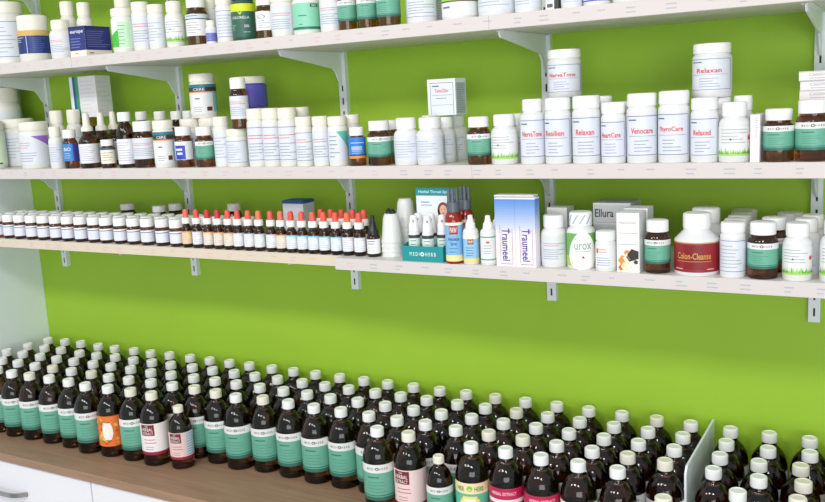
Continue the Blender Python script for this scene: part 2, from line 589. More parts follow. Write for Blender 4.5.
        w.rect(-A, A, Z(.0), Z(.62), (200, 44, 96), 0.0004)
    elif des == 'cream':
        w.rect(-A, A, Z(0), Z(1), (236, 228, 208))
        small_print(w, -50, 50, Z(.1), Z(.9), 6, (150, 120, 90), 3)
    elif des == 'pawred':
        w.rect(-A, A, Z(0), Z(1), (128, 186, 228))
        w.rect(-A, A, Z(0.0), Z(.16), (244, 228, 160), 0.0004)
        w.rect(-A, A, Z(.93), Z(1), (244, 240, 220), 0.0004)
        w.rect(-28, 28, Z(.7), Z(.92), (170, 50, 50), 0.0005)
        w.text('PAW', 0, Z(.81), R * .75, H * .14, (250, 240, 236))
        w.text('Articulation', 0, Z(.58), R * 1.25, H * .09, (44, 80, 140))
        w.text('Spray', 0, Z(.45), R * .7, H * .10, (44, 80, 140))
        small_print(w, -30, 30, Z(.2), Z(.38), 2, (90, 130, 180), 3)
    elif des == 'pawdrop':
        w.rect(-A, A, Z(0), Z(1), (150, 202, 236))
        w.rect(-A, A, Z(.0), Z(.14), (240, 224, 120), 0.0004)
        w.rect(-A, A, Z(.86), Z(1), (250, 246, 220), 0.0004)
        w.rect(-22, 22, Z(.66), Z(.85), (176, 60, 50), 0.0005)
        w.text('PAW', 0, Z(.755), R * .6, H * .11, (250, 240, 236))
        small_print(w, -34, 30, Z(.2), Z(.58), 4, (50, 90, 150), 3)
    elif des == 'greenlines':
        w.rect(-A, A, Z(0), Z(1), WHITE)
        w.rect(-A, A, Z(.92), Z(.97), (70, 180, 150), 0.0004)
        w.rect(-A, A, Z(.10), Z(.15), (70, 180, 150), 0.0004)
        w.rect(-12, 12, Z(.72), Z(.8), (206, 90, 90), 0.0005)
        small_print(w, -34, 34, Z(.3), Z(.68), 4, (130, 170, 160), 3)
    elif des == 'throat':
        w.rect(-180, 180, Z(0), Z(1), (222, 240, 236))
        w.rect(-180, 180, Z(.84), Z(1), (60, 62, 66), 0.0004)
        w.rect(-180, 180, Z(.0), Z(.42), (130, 208, 190), 0.0004)
        small_print(w, -34, 30, Z(.46), Z(.8), 2, (110, 140, 140), 3)
    elif des in ('minilab', 'minilab2'):
        w.rect(-A, A, Z(0), Z(1), (228, 232, 246))
        w.rect(-A * .7, A * .6, Z(.80), Z(.86), (90, 100, 130), 0.0005)
        w.rect(-A, A, Z(.88), Z(1), (250, 250, 250), 0.0004)
        if des == 'minilab2':
            small_print(w, -40, 30, Z(.1), Z(.7), 4, (190, 194, 214), 2)
    elif des.startswith('drop_'):
        base = {'white': (240, 242, 246), 'cream': (242, 230, 214), 'yellow': (242, 214, 162), 'sky': (236, 244, 250)}[des[5:]]
        top = {'white': (214, 220, 232), 'cream': (240, 180, 110), 'yellow': (236, 160, 80), 'sky': (140, 206, 236)}[des[5:]]
        w.rect(-A, A, Z(0), Z(1), base)
        w.rect(-A, A, Z(.9), Z(1), top, 0.0004)
        frame(w, -A * .6, A * .5, Z(.08), Z(.8), H * .02, 2, (176, 180, 196))
        small_print(w, -A * .4, A * .35, Z(.15), Z(.72), 4, (190, 192, 206), 2)
    elif des == 'blacklab':
        w.rect(-A, A, Z(0), Z(1), (240, 240, 242))
        small_print(w, -50, 44, Z(.6), Z(.95), 2, (70, 70, 76), 5)
        small_print(w, -50, 44, Z(.1), Z(.5), 4, (190, 190, 196), 5)
JARS = [
('A', 'tub', 'frame', -2.1758, -0.2222, 1.9175, 0.0986, 0.1643, 'large white tub with dark framed label, far left of the top shelf'),
('A', 'tub', 'bluegold', -2.0545, -0.2334, 1.9175, 0.0802, 0.1190, 'squat tub with navy label and gold ring under white lid'),
('A', 'pill', 'plainred', -1.9359, -0.2438, 1.9175, 0.0573, 0.0969, 'short white bottle with red print between the navy tub and the navy carton'),
('A', 'pill', 'plain', -1.9732, -0.1854, 1.9175, 0.0442, 0.1501, 'white bottle standing behind the navy carton, left of its pair'),
('A', 'pill', 'plain', -1.9155, -0.1817, 1.9175, 0.0416, 0.1423, 'white bottle standing behind the navy carton, right of its pair'),
('A', 'tub', 'greencorner', -1.7103, -0.2435, 1.9175, 0.0581, 0.1049, 'white tub with a green patch on its label, right of the navy carton'),
('A', 'pill', 'plain', -1.7822, -0.1709, 1.9175, 0.0532, 0.1525, 'greyish white bottle standing behind the tub with a green patch'),
('A', 'tub', 'plainred', -1.6420, -0.2507, 1.9175, 0.0435, 0.1132, 'slim white tub with faint red print, left of two on the top shelf'),
('A', 'tub', 'plain', -1.5941, -0.2490, 1.9175, 0.0410, 0.1031, 'slim white tub with pale grey print beside the bottle with green grass'),
('A', 'pill', 'grass', -1.5351, -0.2499, 1.9175, 0.0452, 0.1043, 'white bottle with green grass print beside the first amber bottle, top shelf'),
('A', 'amber', 'bluestrip', -1.4690, -0.2468, 1.9175, 0.0515, 0.1071, 'amber bottle with white label headed by a pale blue strip, top shelf'),
('A', 'pill', 'lilac', -1.4204, -0.2573, 1.9175, 0.0244, 0.0512, 'tiny bottle with a violet label beside the first amber bottle, top shelf'),
('A', 'tub', 'plain', -1.4690, -0.2003, 1.9175, 0.0344, 0.1035, 'white tub standing behind the tiny violet labelled bottle'),
('A', 'tub', 'frame', -1.3825, -0.2483, 1.9175, 0.0430, 0.1008, 'white tub with framed label left of the dark green jar'),
('A', 'greenjar', 'chlorella', -1.3321, -0.2460, 1.9175, 0.0535, 0.1003, 'dark green jar with black lid and bright yellow band'),
('A', 'amber', 'oval', -1.2716, -0.2467, 1.9175, 0.0409, 0.0901, 'amber bottle with white label and grey oval, right of the dark green jar'),
('A', 'tub', 'plainred', -1.2245, -0.2435, 1.9175, 0.0523, 0.0899, 'white tub with side print between amber bottle and mint labelled tub'),
('A', 'tub', 'mint', -1.1612, -0.2417, 1.9175, 0.0616, 0.0920, 'white tub with a wide mint green label on the top shelf'),
('A', 'tub', 'plainred', -1.0950, -0.2474, 1.9175, 0.0474, 0.0890, 'white tub with red title left of three teal labelled amber bottles'),
('A', 'amber', 'medi', -1.0514, -0.2519, 1.9175, 0.0390, 0.0921, 'teal labelled amber bottle on top shelf, left of three'),
('A', 'amber', 'medi', -1.0035, -0.2521, 1.9175, 0.0408, 0.0911, 'teal labelled amber bottle on top shelf, middle of three'),
('A', 'amber', 'medi', -0.9542, -0.2483, 1.9175, 0.0484, 0.0940, 'teal labelled amber bottle on top shelf, right of three'),
('A', 'tub', 'redtitle', -0.8813, -0.2418, 1.9175, 0.0615, 0.0982, 'white tub with red title just right of the gap after three amber bottles'),
('A', 'tub', 'dark', -0.8739, -0.1892, 1.9175, 0.0406, 0.0866, 'grey printed tub standing half hidden behind two white tubs, top shelf'),
('A', 'tub', 'limetop', -0.7985, -0.2366, 1.9175, 0.0718, 0.0970, 'wide white tub with lime green upper label on the top shelf'),
('A', 'tub', 'plain', -0.7194, -0.2356, 1.9175, 0.0738, 0.0956, 'wide white tub with grey print over a bracket, top shelf'),
('A', 'tub', 'plain', -0.6519, -0.2477, 1.9175, 0.0497, 0.0760, 'white tub left of the gap showing the wall rail, top shelf'),
('A', 'tub', 'plain', -0.5651, -0.2530, 1.9175, 0.0391, 0.0555, 'narrow white tub right of the thin black and white cartons'),
('A', 'tub', 'blueedge', -0.5198, -0.2481, 1.9175, 0.0488, 0.0784, 'white tub with a blue edged label on the top shelf'),
('A', 'tub', 'plain', -0.4595, -0.2384, 1.9175, 0.0681, 0.0925, 'wide white tub, second from the right on the top shelf'),
('A', 'tub', 'plain', -0.3878, -0.2413, 1.9175, 0.0624, 0.0965, 'wide white tub, last in view at the right of the top shelf'),
('B', 'tub', 'plainred', -2.3910, -0.1106, 1.6372, 0.1027, 0.2284, 'tall white tub standing at the back under the leftmost upper bracket'),
('B', 'tub', 'greenline', -2.2889, -0.2302, 1.6372, 0.0715, 0.1311, 'white tub with green line label cut by the left picture edge, middle shelf'),
('B', 'tub', 'plain', -2.2848, -0.1452, 1.6372, 0.0956, 0.1356, 'wide white tub behind the tub with violet corner, middle shelf'),
('B', 'tub', 'violetcorner', -2.1099, -0.2270, 1.6372, 0.0779, 0.1253, 'white tub with red print and a violet label corner, middle shelf'),
('B', 'pill', 'plain', -2.0888, -0.1651, 1.6372, 0.0438, 0.1517, 'white bottle at the back behind the blue labelled amber bottle, left of two'),
('B', 'pill', 'lilacside', -2.0376, -0.1500, 1.6372, 0.0438, 0.1520, 'white bottle with violet and green side print at the back, middle shelf'),
('B', 'pill', 'plain', -1.9998, -0.2475, 1.6372, 0.0369, 0.1097, 'short white bottle beside the small blue labelled amber bottle, middle shelf'),
('B', 'amber', 'blue', -1.9466, -0.2460, 1.6372, 0.0380, 0.1003, 'small amber bottle with bright blue label near the left, middle shelf'),
('B', 'goldjar', 'navy', -2.0646, -0.0927, 1.6372, 0.0744, 0.1287, 'navy jar with gold lid behind the amber dropper bottles, middle shelf'),
('B', 'wdropper', 'whitelab', -1.8808, -0.2427, 1.6372, 0.0485, 0.1416, 'amber dropper bottle with white teat, left and front of three'),
('B', 'wdropper', 'whitelab', -1.8846, -0.1921, 1.6372, 0.0497, 0.1411, 'amber dropper bottle with white teat, middle of three'),
('B', 'wdropper', 'whitelab', -1.8928, -0.1440, 1.6372, 0.0458, 0.1423, 'amber dropper bottle with white teat, right and rear of three'),
('B', 'amber', 'creamblue', -1.8043, -0.2499, 1.6372, 0.0362, 0.0715, 'tiny brown bottle with cream label in front of the white teat droppers'),
('B', 'syrup2', 'whitelab', -1.7423, -0.2433, 1.6372, 0.0453, 0.1378, 'narrow amber bottle with sloping shoulders and white label, middle shelf'),
('B', 'amber', 'redprint', -1.6851, -0.2396, 1.6372, 0.0547, 0.1136, 'wide amber bottle with red printed white label, middle shelf'),
('B', 'syrup2', 'none', -1.8313, -0.1000, 1.6372, 0.0438, 0.1370, 'leftmost of four dark bottles with small white caps at the back, middle shelf'),
('B', 'syrup2', 'none', -1.7630, -0.1002, 1.6372, 0.0434, 0.1353, 'second from left of four dark bottles with small white caps at the back, middle shelf'),
('B', 'syrup2', 'none', -1.7037, -0.1004, 1.6372, 0.0418, 0.1339, 'third from left of four dark bottles with small white caps at the back, middle shelf'),
('B', 'syrup2', 'none', -1.6615, -0.1005, 1.6372, 0.0415, 0.1330, 'rightmost of four dark bottles with small white caps at the back, middle shelf'),
('B', 'tub', 'cerebral', -1.6151, -0.2417, 1.6372, 0.0506, 0.1139, 'white tub with teal and orange banded label at the shelf front'),
('B', 'tub', 'plain', -1.5787, -0.1867, 1.6372, 0.0504, 0.1138, 'white tub behind the amber bottle with a blue square on its label'),
('B', 'amber', 'bluesquare', -1.5468, -0.2448, 1.6372, 0.0442, 0.0964, 'amber bottle with white label bearing a blue square'),
('B', 'amber', 'medi', -1.4814, -0.2450, 1.6372, 0.0438, 0.0945, 'short teal labelled amber bottle below the stacked teal and orange tub'),
('B', 'tub', 'plain', -1.5224, -0.1696, 1.6372, 0.0648, 0.1136, 'wide white tub carrying the teal and orange tub'),
('B', 'tub', 'plain', -1.4302, -0.2405, 1.6372, 0.0383, 0.1158, 'slim white tub between teal labelled amber bottle and squat framed tub'),
('B', 'tub', 'frame', -1.3846, -0.2408, 1.6372, 0.0516, 0.0869, 'squat white tub with framed label under the stacked amber bottle'),
('B', 'tub', 'redtitle', -1.3220, -0.2447, 1.6372, 0.0425, 0.1302, 'tall slim white tub, left of three in front'),
('B', 'tub', 'redtitle', -1.2788, -0.2449, 1.6372, 0.0422, 0.1296, 'tall slim white tub, middle of three in front'),
('B', 'tub', 'redtitle', -1.2332, -0.2439, 1.6372, 0.0440, 0.1289, 'tall slim white tub, right of three in front'),
('B', 'tub', 'plain', -1.2327, -0.1964, 1.6372, 0.0450, 0.1284, 'tall slim white tub behind and right of the three tall ones'),
('B', 'tub', 'plain', -1.4045, -0.1535, 1.6372, 0.0568, 0.1326, 'tall white tub at the back carrying the violet tub'),
('B', 'tub', 'redtitle', -1.1879, -0.2463, 1.6372, 0.0393, 0.1077, 'medium white tub with red title, left of three under the rail'),
('B', 'tub', 'redprint', -1.1426, -0.2476, 1.6372, 0.0368, 0.1073, 'medium white tub with red title, middle of three under the rail'),
('B', 'tub', 'tealcorner', -1.1001, -0.2445, 1.6372, 0.0429, 0.1057, 'medium white tub with teal label corner, right of three'),
('B', 'tub', 'plain', -1.0918, -0.2023, 1.6372, 0.0393, 0.1069, 'medium white tub behind the bright blue labelled amber bottle'),
('B', 'amber', 'bluebig', -1.0489, -0.2489, 1.6372, 0.0361, 0.0810, 'amber bottle with bright blue label and orange foot band'),
('B', 'amber', 'medi', -0.9975, -0.2417, 1.6372, 0.0504, 0.0927, 'teal labelled amber bottle right of the bright blue one, middle shelf'),
('B', 'amber', 'medi', -0.9997, -0.1913, 1.6372, 0.0473, 0.0915, 'teal labelled amber bottle half hidden behind its twin, middle shelf'),
('B', 'pill', 'purpleside', -0.9326, -0.2401, 1.6372, 0.0517, 0.0966, 'white bottle left of the one under the stacked white carton'),
('B', 'pill', 'purpleside', -0.8776, -0.2374, 1.6372, 0.0571, 0.0956, 'white bottle in front of and below the stacked white carton'),
('B', 'pill', 'purpleside', -0.8763, -0.1809, 1.6372, 0.0502, 0.0932, 'white bottle half hidden behind the one below the white carton'),
('B', 'pill', 'purpleside', -0.8799, -0.1181, 1.6372, 0.0516, 0.0949, 'rearmost white bottle under the stacked white carton'),
('B', 'pill', 'plain', -0.9206, -0.1512, 1.6372, 0.0515, 0.0977, 'white bottle at the back under the left half of the white carton'),
('B', 'amber', 'medi', -0.7656, -0.2434, 1.6372, 0.0472, 0.0930, 'teal labelled amber bottle beside the grass printed white bottle, middle shelf'),
('B', 'pill', 'grass', -0.7119, -0.2408, 1.6372, 0.0522, 0.0958, 'white bottle with green grass print in the middle of the middle shelf'),
('B', 'pill', 'plain', -0.7077, -0.1892, 1.6372, 0.0455, 0.0946, 'white bottle behind the grass printed bottle at mid shelf'),
('B', 'tall', 'NervaTone', -0.6519, -0.2434, 1.6372, 0.0472, 0.1219, 'tall white bottle with narrow cap reading tone in red'),
('B', 'tub', 'Resilien', -0.6012, -0.2420, 1.6372, 0.0500, 0.1224, 'white tub titled Resilien in red'),
('B', 'tub', 'Relaxan', -0.5462, -0.2407, 1.6372, 0.0526, 0.1236, 'white tub titled Relaxan in red'),
('B', 'tub', 'plain', -0.5351, -0.1898, 1.6372, 0.0444, 0.1210, 'white tub behind the one titled Relaxan'),
('B', 'tub', 'HeartCare', -0.4942, -0.2448, 1.6372, 0.0443, 0.1097, 'shorter white tub titled HeartCare in red'),
('B', 'tub', 'plain', -0.4874, -0.1993, 1.6372, 0.0434, 0.1090, 'white tub half hidden behind the one titled HeartCare'),
('B', 'tub', 'Venocare', -0.4434, -0.2401, 1.6372, 0.0538, 0.1232, 'white tub titled Venocare in red with violet side strip'),
('B', 'tub', 'ThyroCare', -0.3869, -0.2399, 1.6372, 0.0540, 0.1249, 'tall white tub with large red title ThyroCare'),
('B', 'tub', 'Relaxed', -0.3339, -0.2439, 1.6372, 0.0460, 0.1105, 'white tub titled Relaxed under the large stacked tub'),
('B', 'tub', 'plain', -0.3205, -0.1885, 1.6372, 0.0423, 0.1094, 'white tub behind the one titled Relaxed, carrying the big tub'),
('B', 'pill', 'grassred', -0.2848, -0.2413, 1.6372, 0.0513, 0.1007, 'white bottle with grass print and a red spot on its label'),
('B', 'pill', 'plain', -0.2796, -0.1906, 1.6372, 0.0384, 0.1102, 'white bottle behind the one with a red spot'),
('B', 'amber', 'medi', -0.2143, -0.2423, 1.6372, 0.0494, 0.0871, 'teal labelled amber bottle right of the narrow upright carton'),
('B', 'amber', 'medi', -0.1621, -0.2400, 1.6372, 0.0538, 0.0995, 'large teal labelled amber bottle in front of the stacked flat cartons'),
('B', 'tub', 'plain', -0.6199, -0.1810, 1.6372, 0.0518, 0.1218, 'white tub at the back carrying the big tub by the rail'),
('B', 'tub', 'cerebral', -1.5439, -0.1677, 1.7509, 0.0644, 0.1069, 'larger teal and orange banded tub standing on top of other tubs'),
('B', 'amber', 'stackamber', -1.3677, -0.2432, 1.7241, 0.0415, 0.1147, 'amber bottle with white label standing on top of a squat tub'),
('B', 'tub', 'violet', -1.4089, -0.1519, 1.7698, 0.0800, 0.0732, 'wide violet tub with white lid stacked on tall tubs'),
('B', 'tub', 'NervaTone2', -0.6099, -0.1777, 1.7590, 0.0646, 0.0903, 'big white tub titled Tone stacked in front of the rail'),
('B', 'tub', 'bigstack', -0.3329, -0.1885, 1.7467, 0.0669, 0.0933, 'biggest white tub stacked alone above the tub titled Relaxed'),
('D', 'pill', 'plainred', -0.6050, -0.2678, 1.4448, 0.0487, 0.0978, 'white bottle with red print beside the tall blue and white cartons'),
('D', 'pill', 'urox', -0.5514, -0.2686, 1.4448, 0.0531, 0.1046, 'white bottle with striped cap and green sides, pear shaped label'),
('D', 'tub', 'redmark', -0.4991, -0.2844, 1.4448, 0.0375, 0.0728, 'small white bottle with red mark in front of the grey cartons'),
('D', 'amber', 'medi', -0.4074, -0.2768, 1.4448, 0.0446, 0.0939, 'teal labelled amber bottle beside the flower printed carton'),
('D', 'colon', 'colon', -0.3416, -0.2647, 1.4448, 0.0767, 0.1060, 'wide white bottle with dark red label and sloping shoulders, front'),
('D', 'colon', 'colon', -0.3432, -0.1831, 1.4448, 0.0799, 0.1041, 'wide white bottle behind the red labelled one'),
('D', 'tub', 'frameblue', -0.2785, -0.2803, 1.4448, 0.0417, 0.0938, 'white bottle with blue framed label, front of its column'),
('D', 'tub', 'plain', -0.2830, -0.2264, 1.4448, 0.0413, 0.0913, 'white bottle behind the blue framed one, first in its column'),
('D', 'tub', 'plain', -0.2904, -0.1496, 1.4448, 0.0431, 0.0867, 'white bottle behind the blue framed one, second in its column'),
('D', 'tub', 'plain', -0.2930, -0.1030, 1.4448, 0.0441, 0.0869, 'white bottle behind the blue framed one, third in its column'),
('D', 'tub', 'plain', -0.2963, -0.0565, 1.4448, 0.0452, 0.0854, 'white bottle behind the blue framed one, last in its column'),
('D', 'amber', 'medi', -0.2308, -0.2779, 1.4448, 0.0484, 0.0946, 'teal labelled amber bottle between two white bottles, lowest shelf right'),
('D', 'amber', 'medi', -0.2216, -0.2189, 1.4448, 0.0465, 0.0941, 'amber bottle behind the teal labelled one, lowest shelf right'),
('D', 'tub', 'plain', -0.2101, -0.1093, 1.4448, 0.0455, 0.0883, 'white tub at the back behind the grass printed bottle, lowest shelf'),
('D', 'pill', 'grassred', -0.1772, -0.2784, 1.4448, 0.0454, 0.0942, 'white bottle with grass print and pink spot, lowest shelf right'),
('D', 'pill', 'plain', -0.1701, -0.2246, 1.4448, 0.0450, 0.0943, 'white bottle first behind the grass printed one, lowest shelf right'),
('D', 'pill', 'plain', -0.1642, -0.1749, 1.4448, 0.0445, 0.0935, 'white bottle second behind the grass printed one, lowest shelf right'),
('D', 'pill', 'grass', -0.1184, -0.2773, 1.4448, 0.0496, 0.1003, 'cream bottle cut by the right picture edge, lowest shelf'),
('D', 'pill', 'plain', -0.1174, -0.1942, 1.4448, 0.0458, 0.1013, 'white bottle behind the cream one at the right picture edge'),
('C', 'amber', 'none', -1.9375, -0.0834, 1.4448, 0.0456, 0.0781, 'dark bottle with white cap at the back, leftmost of four on the lowest shelf'),
('C', 'amber', 'none', -1.7886, -0.1104, 1.4448, 0.0417, 0.0780, 'dark bottle with white cap at the back, second of four on the lowest shelf'),
('C', 'amber', 'none', -1.7541, -0.0852, 1.4448, 0.0419, 0.0807, 'dark bottle with white cap at the back, third of four on the lowest shelf'),
('C', 'amber', 'none', -1.5384, -0.0960, 1.4448, 0.0405, 0.0849, 'dark bottle with white cap behind the red teat droppers'),
]
SYRUP_AT = {
(0, 30): (-2.3967, -0.0461), (0, 29): (-2.3263, -0.0390), (0, 28): (-2.2544, -0.0374), (0, 27): (-2.1724, -0.0414), (0, 26): (-2.1006, -0.0419), (0, 25): (-2.0230, -0.0381),
(0, 24): (-1.9516, -0.0407), (0, 23): (-1.8810, -0.0358), (0, 22): (-1.8018, -0.0352), (0, 21): (-1.7278, -0.0352), (0, 20): (-1.6554, -0.0352), (0, 19): (-1.5846, -0.0352),
(0, 18): (-1.5063, -0.0352), (0, 17): (-1.4342, -0.0352), (0, 16): (-1.3621, -0.0352), (0, 15): (-1.2860, -0.0352), (0, 14): (-1.2123, -0.0352), (0, 13): (-1.1415, -0.0352),
(0, 12): (-1.0677, -0.0352), (0, 11): (-0.9947, -0.0352), (0, 10): (-0.9239, -0.0352), (0, 9): (-0.8483, -0.0352), (0, 8): (-0.7727, -0.0352), (0, 7): (-0.6970, -0.0352),
(0, 6): (-0.6217, -0.0386), (0, 5): (-0.5470, -0.0397), (0, 4): (-0.4717, -0.0411), (0, 3): (-0.4006, -0.0443), (1, 30): (-2.4004, -0.1172), (1, 29): (-2.3255, -0.1158),
(1, 28): (-2.2546, -0.1124), (1, 27): (-2.1665, -0.1174), (1, 26): (-2.0955, -0.1156), (1, 25): (-2.0250, -0.1089), (1, 24): (-1.9470, -0.1128), (1, 23): (-1.8762, -0.1102),
(1, 22): (-1.8055, -0.1081), (1, 21): (-1.7271, -0.1060), (1, 20): (-1.6538, -0.1060), (1, 19): (-1.5777, -0.1057), (1, 18): (-1.5066, -0.1060), (1, 17): (-1.4320, -0.1060),
(1, 16): (-1.3534, -0.1055), (1, 15): (-1.2826, -0.1059), (1, 14): (-1.2113, -0.1060), (1, 13): (-1.1342, -0.1056), (1, 12): (-1.0628, -0.1058), (1, 11): (-0.9920, -0.1060),
(1, 10): (-0.9120, -0.1050), (1, 9): (-0.8411, -0.1056), (1, 8): (-0.7648, -0.1067), (1, 7): (-0.6917, -0.1058), (1, 6): (-0.6180, -0.1093), (1, 5): (-0.5431, -0.1104),
(1, 4): (-0.4713, -0.1119), (1, 3): (-0.4006, -0.1152), (2, 30): (-2.4059, -0.1877), (2, 29): (-2.3351, -0.1859), (2, 28): (-2.2563, -0.1856), (2, 27): (-2.1827, -0.1863),
(2, 26): (-2.1115, -0.1846), (2, 25): (-2.0328, -0.1828), (2, 24): (-1.9618, -0.1821), (2, 23): (-1.8845, -0.1812), (2, 22): (-1.8054, -0.1834), (2, 21): (-1.7347, -0.1792),
(2, 20): (-1.6557, -0.1769), (2, 19): (-1.5818, -0.1763), (2, 18): (-1.5099, -0.1767), (2, 17): (-1.4328, -0.1768), (2, 16): (-1.3590, -0.1761), (2, 15): (-1.2859, -0.1766),
(2, 14): (-1.2151, -0.1793), (2, 13): (-1.1393, -0.1762), (2, 12): (-1.0630, -0.1766), (2, 11): (-0.9875, -0.1766), (2, 10): (-0.9166, -0.1756), (2, 9): (-0.8412, -0.1764),
(2, 8): (-0.7649, -0.1775), (2, 7): (-0.6905, -0.1766), (2, 6): (-0.6165, -0.1801), (2, 5): (-0.5421, -0.1812), (2, 4): (-0.4713, -0.1827), (2, 3): (-0.4006, -0.1861),
(3, 30): (-2.4059, -0.2585), (3, 29): (-2.3351, -0.2567), (3, 28): (-2.2631, -0.2560), (3, 27): (-2.1850, -0.2585), (3, 26): (-2.1121, -0.2569), (3, 25): (-2.0357, -0.2558),
(3, 24): (-1.9589, -0.2528), (3, 23): (-1.8854, -0.2581), (3, 22): (-1.8139, -0.2541), (3, 21): (-1.7366, -0.2500), (3, 20): (-1.6626, -0.2483), (3, 19): (-1.5875, -0.2469),
(3, 18): (-1.5124, -0.2515), (3, 17): (-1.4407, -0.2595), (3, 16): (-1.3672, -0.2464), (3, 15): (-1.2895, -0.2473), (3, 14): (-1.2132, -0.2500), (3, 13): (-1.1392, -0.2470),
(3, 12): (-1.0630, -0.2474), (3, 11): (-0.9895, -0.2474), (3, 10): (-0.9187, -0.2464), (3, 9): (-0.8426, -0.2508), (3, 8): (-0.7669, -0.2483), (3, 7): (-0.6910, -0.2474),
(3, 6): (-0.6167, -0.2509), (3, 5): (-0.5432, -0.2520), (3, 4): (-0.4724, -0.2535), (3, 3): (-0.4006, -0.2569), (4, 28): (-2.2582, -0.3267), (4, 27): (-2.1877, -0.3325),
(4, 26): (-2.1169, -0.3293), (4, 25): (-2.0392, -0.3265), (4, 24): (-1.9610, -0.3273), (4, 23): (-1.8861, -0.3359), (4, 22): (-1.8099, -0.3285), (4, 21): (-1.7323, -0.3246),
(4, 20): (-1.6578, -0.3257), (4, 11): (-0.9977, -0.3177), (4, 10): (-0.9204, -0.3172), (4, 8): (-0.7722, -0.3216), (4, 7): (-0.6983, -0.3178), (4, 6): (-0.6219, -0.3222),
(4, 5): (-0.5464, -0.3244), (4, 4): (-0.4704, -0.3248), (0, 2): (-0.3206, -0.0490), (1, 2): (-0.3157, -0.1196), (2, 2): (-0.3144, -0.1904), (3, 2): (-0.3121, -0.2612),
(0, 1): (-0.2472, -0.0468), (1, 1): (-0.2384, -0.1248), (2, 1): (-0.2439, -0.1964), (3, 1): (-0.2337, -0.2665), (4, 1): (-0.2564, -0.3390), (0, 0): (-0.1735, -0.0466),
(1, 0): (-0.1659, -0.1170), (2, 0): (-0.1737, -0.1874), (3, 0): (-0.1617, -0.2572), (4, 0): (-0.1624, -0.3280), (0, -1): (-0.0971, -0.0361), (1, -1): (-0.0957, -0.1080),
(2, -1): (-0.0971, -0.1795), (3, -1): (-0.0911, -0.2518), (4, -1): (-0.0915, -0.3231), (5, 3): (-0.3645, -0.4126), (6, 9): (-0.8420, -0.3330), (6, 19): (-1.5770, -0.3190),
}


# ------------------------------------------------------------------ the place
S = 1.85
CZ = 1.77135
UPX = [-1.252 * S, -0.960 * S, -0.668 * S, -0.3845 * S, -0.0945 * S]
WX = -1.3225 * S
COUNTER = 0.90


def structure(name, mb, bevel=0.0, smooth=False, label=None):
    return tag(mb.build(name, None, smooth, bevel), kind='structure')


b = MB(); b.box(WX - .02, 1.2, 0, .1, 0, 2.9, GREEN); structure('wall_back', b)
b = MB(); b.box(WX - .04, WX, -1.0, -0.0005, 0, 2.9, PANEL); structure('wall_left', b)
b = MB(); b.box(-3.2, 2.6, -4.2, .1, -.05, 0, mat('grey_floor', (176, 170, 162), 0.5, noise=.05)); structure('floor', b)

# worktop with drawers below
t = thing('worktop', 'long brown wood worktop carrying the rows of amber bottles', 'worktop', (WX + .001, -.4541, COUNTER))
b = MB(); b.box(0, 3.2, 0, .4535, -.022, 0, WOOD); b.build('board', t, False, .0015)
t['category'] = 'worktop'


def drawer_unit(x0, x1, label):
    t = thing('drawer_cabinet', label, 'cabinet', ((x0 + x1) / 2, -.22, 0), 0, 'white drawer cabinets under the worktop')
    w = (x1 - x0) / 2
    b = MB(); b.box(-w + .001, w - .001, -.205, .215, .0, .877, FRONT); b.build('body', t, False, .001)
    for z0, z1 in ((.02, .36), (.364, .70), (.704, .872)):
        b = MB(); b.box(-w + .002, w - .002, -.225, -.2052, z0, z1, FRONT); d = b.build('drawer', t, False, .0015)
        b = MB()
        zc = z1 - .078 if z1 > .8 else z1 - .06
        L = .075
        n = 14
        for i in range(n):
            a0, a1 = -1 + 2 * i / n, -1 + 2 * (i + 1) / n
            y0, y1 = -.227 - .026 * (1 - a0 ** 4), -.227 - .026 * (1 - a1 ** 4)
            b.add([(a0 * L, y0, zc - .006), (a1 * L, y1, zc - .006), (a1 * L, y1, zc + .006), (a0 * L, y0, zc + .006),
                   (a0 * L, y0 + .005, zc - .006), (a1 * L, y1 + .005, zc - .006), (a1 * L, y1 + .005, zc + .006), (a0 * L, y0 + .005, zc + .006)],
                  [(0, 1, 2, 3), (7, 6, 5, 4), (0, 4, 5, 1), (3, 2, 6, 7)], HANDLE)
        h = b.build('handle', d)
    return t


drawer_unit(-2.425, -1.7735, 'white drawer cabinet at the left end under the worktop')
drawer_unit(-1.7725, -1.12, 'white drawer cabinet second from the left under the worktop')
drawer_unit(-1.119, -.467, 'white drawer cabinet third from the left under the worktop')
drawer_unit(-.466, .186, 'white drawer cabinet below the bottles right of the divider')

# wall rails
RN = ['leftmost', 'second', 'third', 'fourth', 'rightmost']
ZR0 = CZ - .2485 * S
for i, x in enumerate(UPX):
    b = MB()
    w, d = .0105, .012
    z0 = ZR0 - (.006 if i in (2, 4) else 0)
    b.box(-w, -w + .002, -d, 0, 0, 2.3 - z0, STEEL)
    b.box(w - .002, w, -d, 0, 0, 2.3 - z0, STEEL)
    b.box(-w, w, -d - .0015, -d, 0, 2.3 - z0, STEEL)
    z = .012
    while z < 2.25 - z0:
        b.box(-.0018, .0018, -d - .0019, -d - .0014, z, z + .016, SLOT)
        z += .032
    o = b.build('wall_rail', None, False)
    o.location = (x, 0, z0)
    tag(o, 'white slotted steel rail on the green wall, ' + RN[i] + ' of five', 'shelf rail', 'slotted rails on the wall')

# shelves: front edge y, underside z (metres), x range
TAN = 0.0
SHELVES = {'A': (-.150 * S, CZ + .0645 * S, CZ + .079 * S), 'B': (-.147 * S, CZ - .0870 * S, CZ - .0725 * S),
           'C': (-.152 * S, CZ - .1893 * S, CZ - .1765 * S), 'D': (-.166 * S, CZ - .190 * S, CZ - .1765 * S), 'E': (-.150 * S, CZ + .205 * S, CZ + .219 * S)}


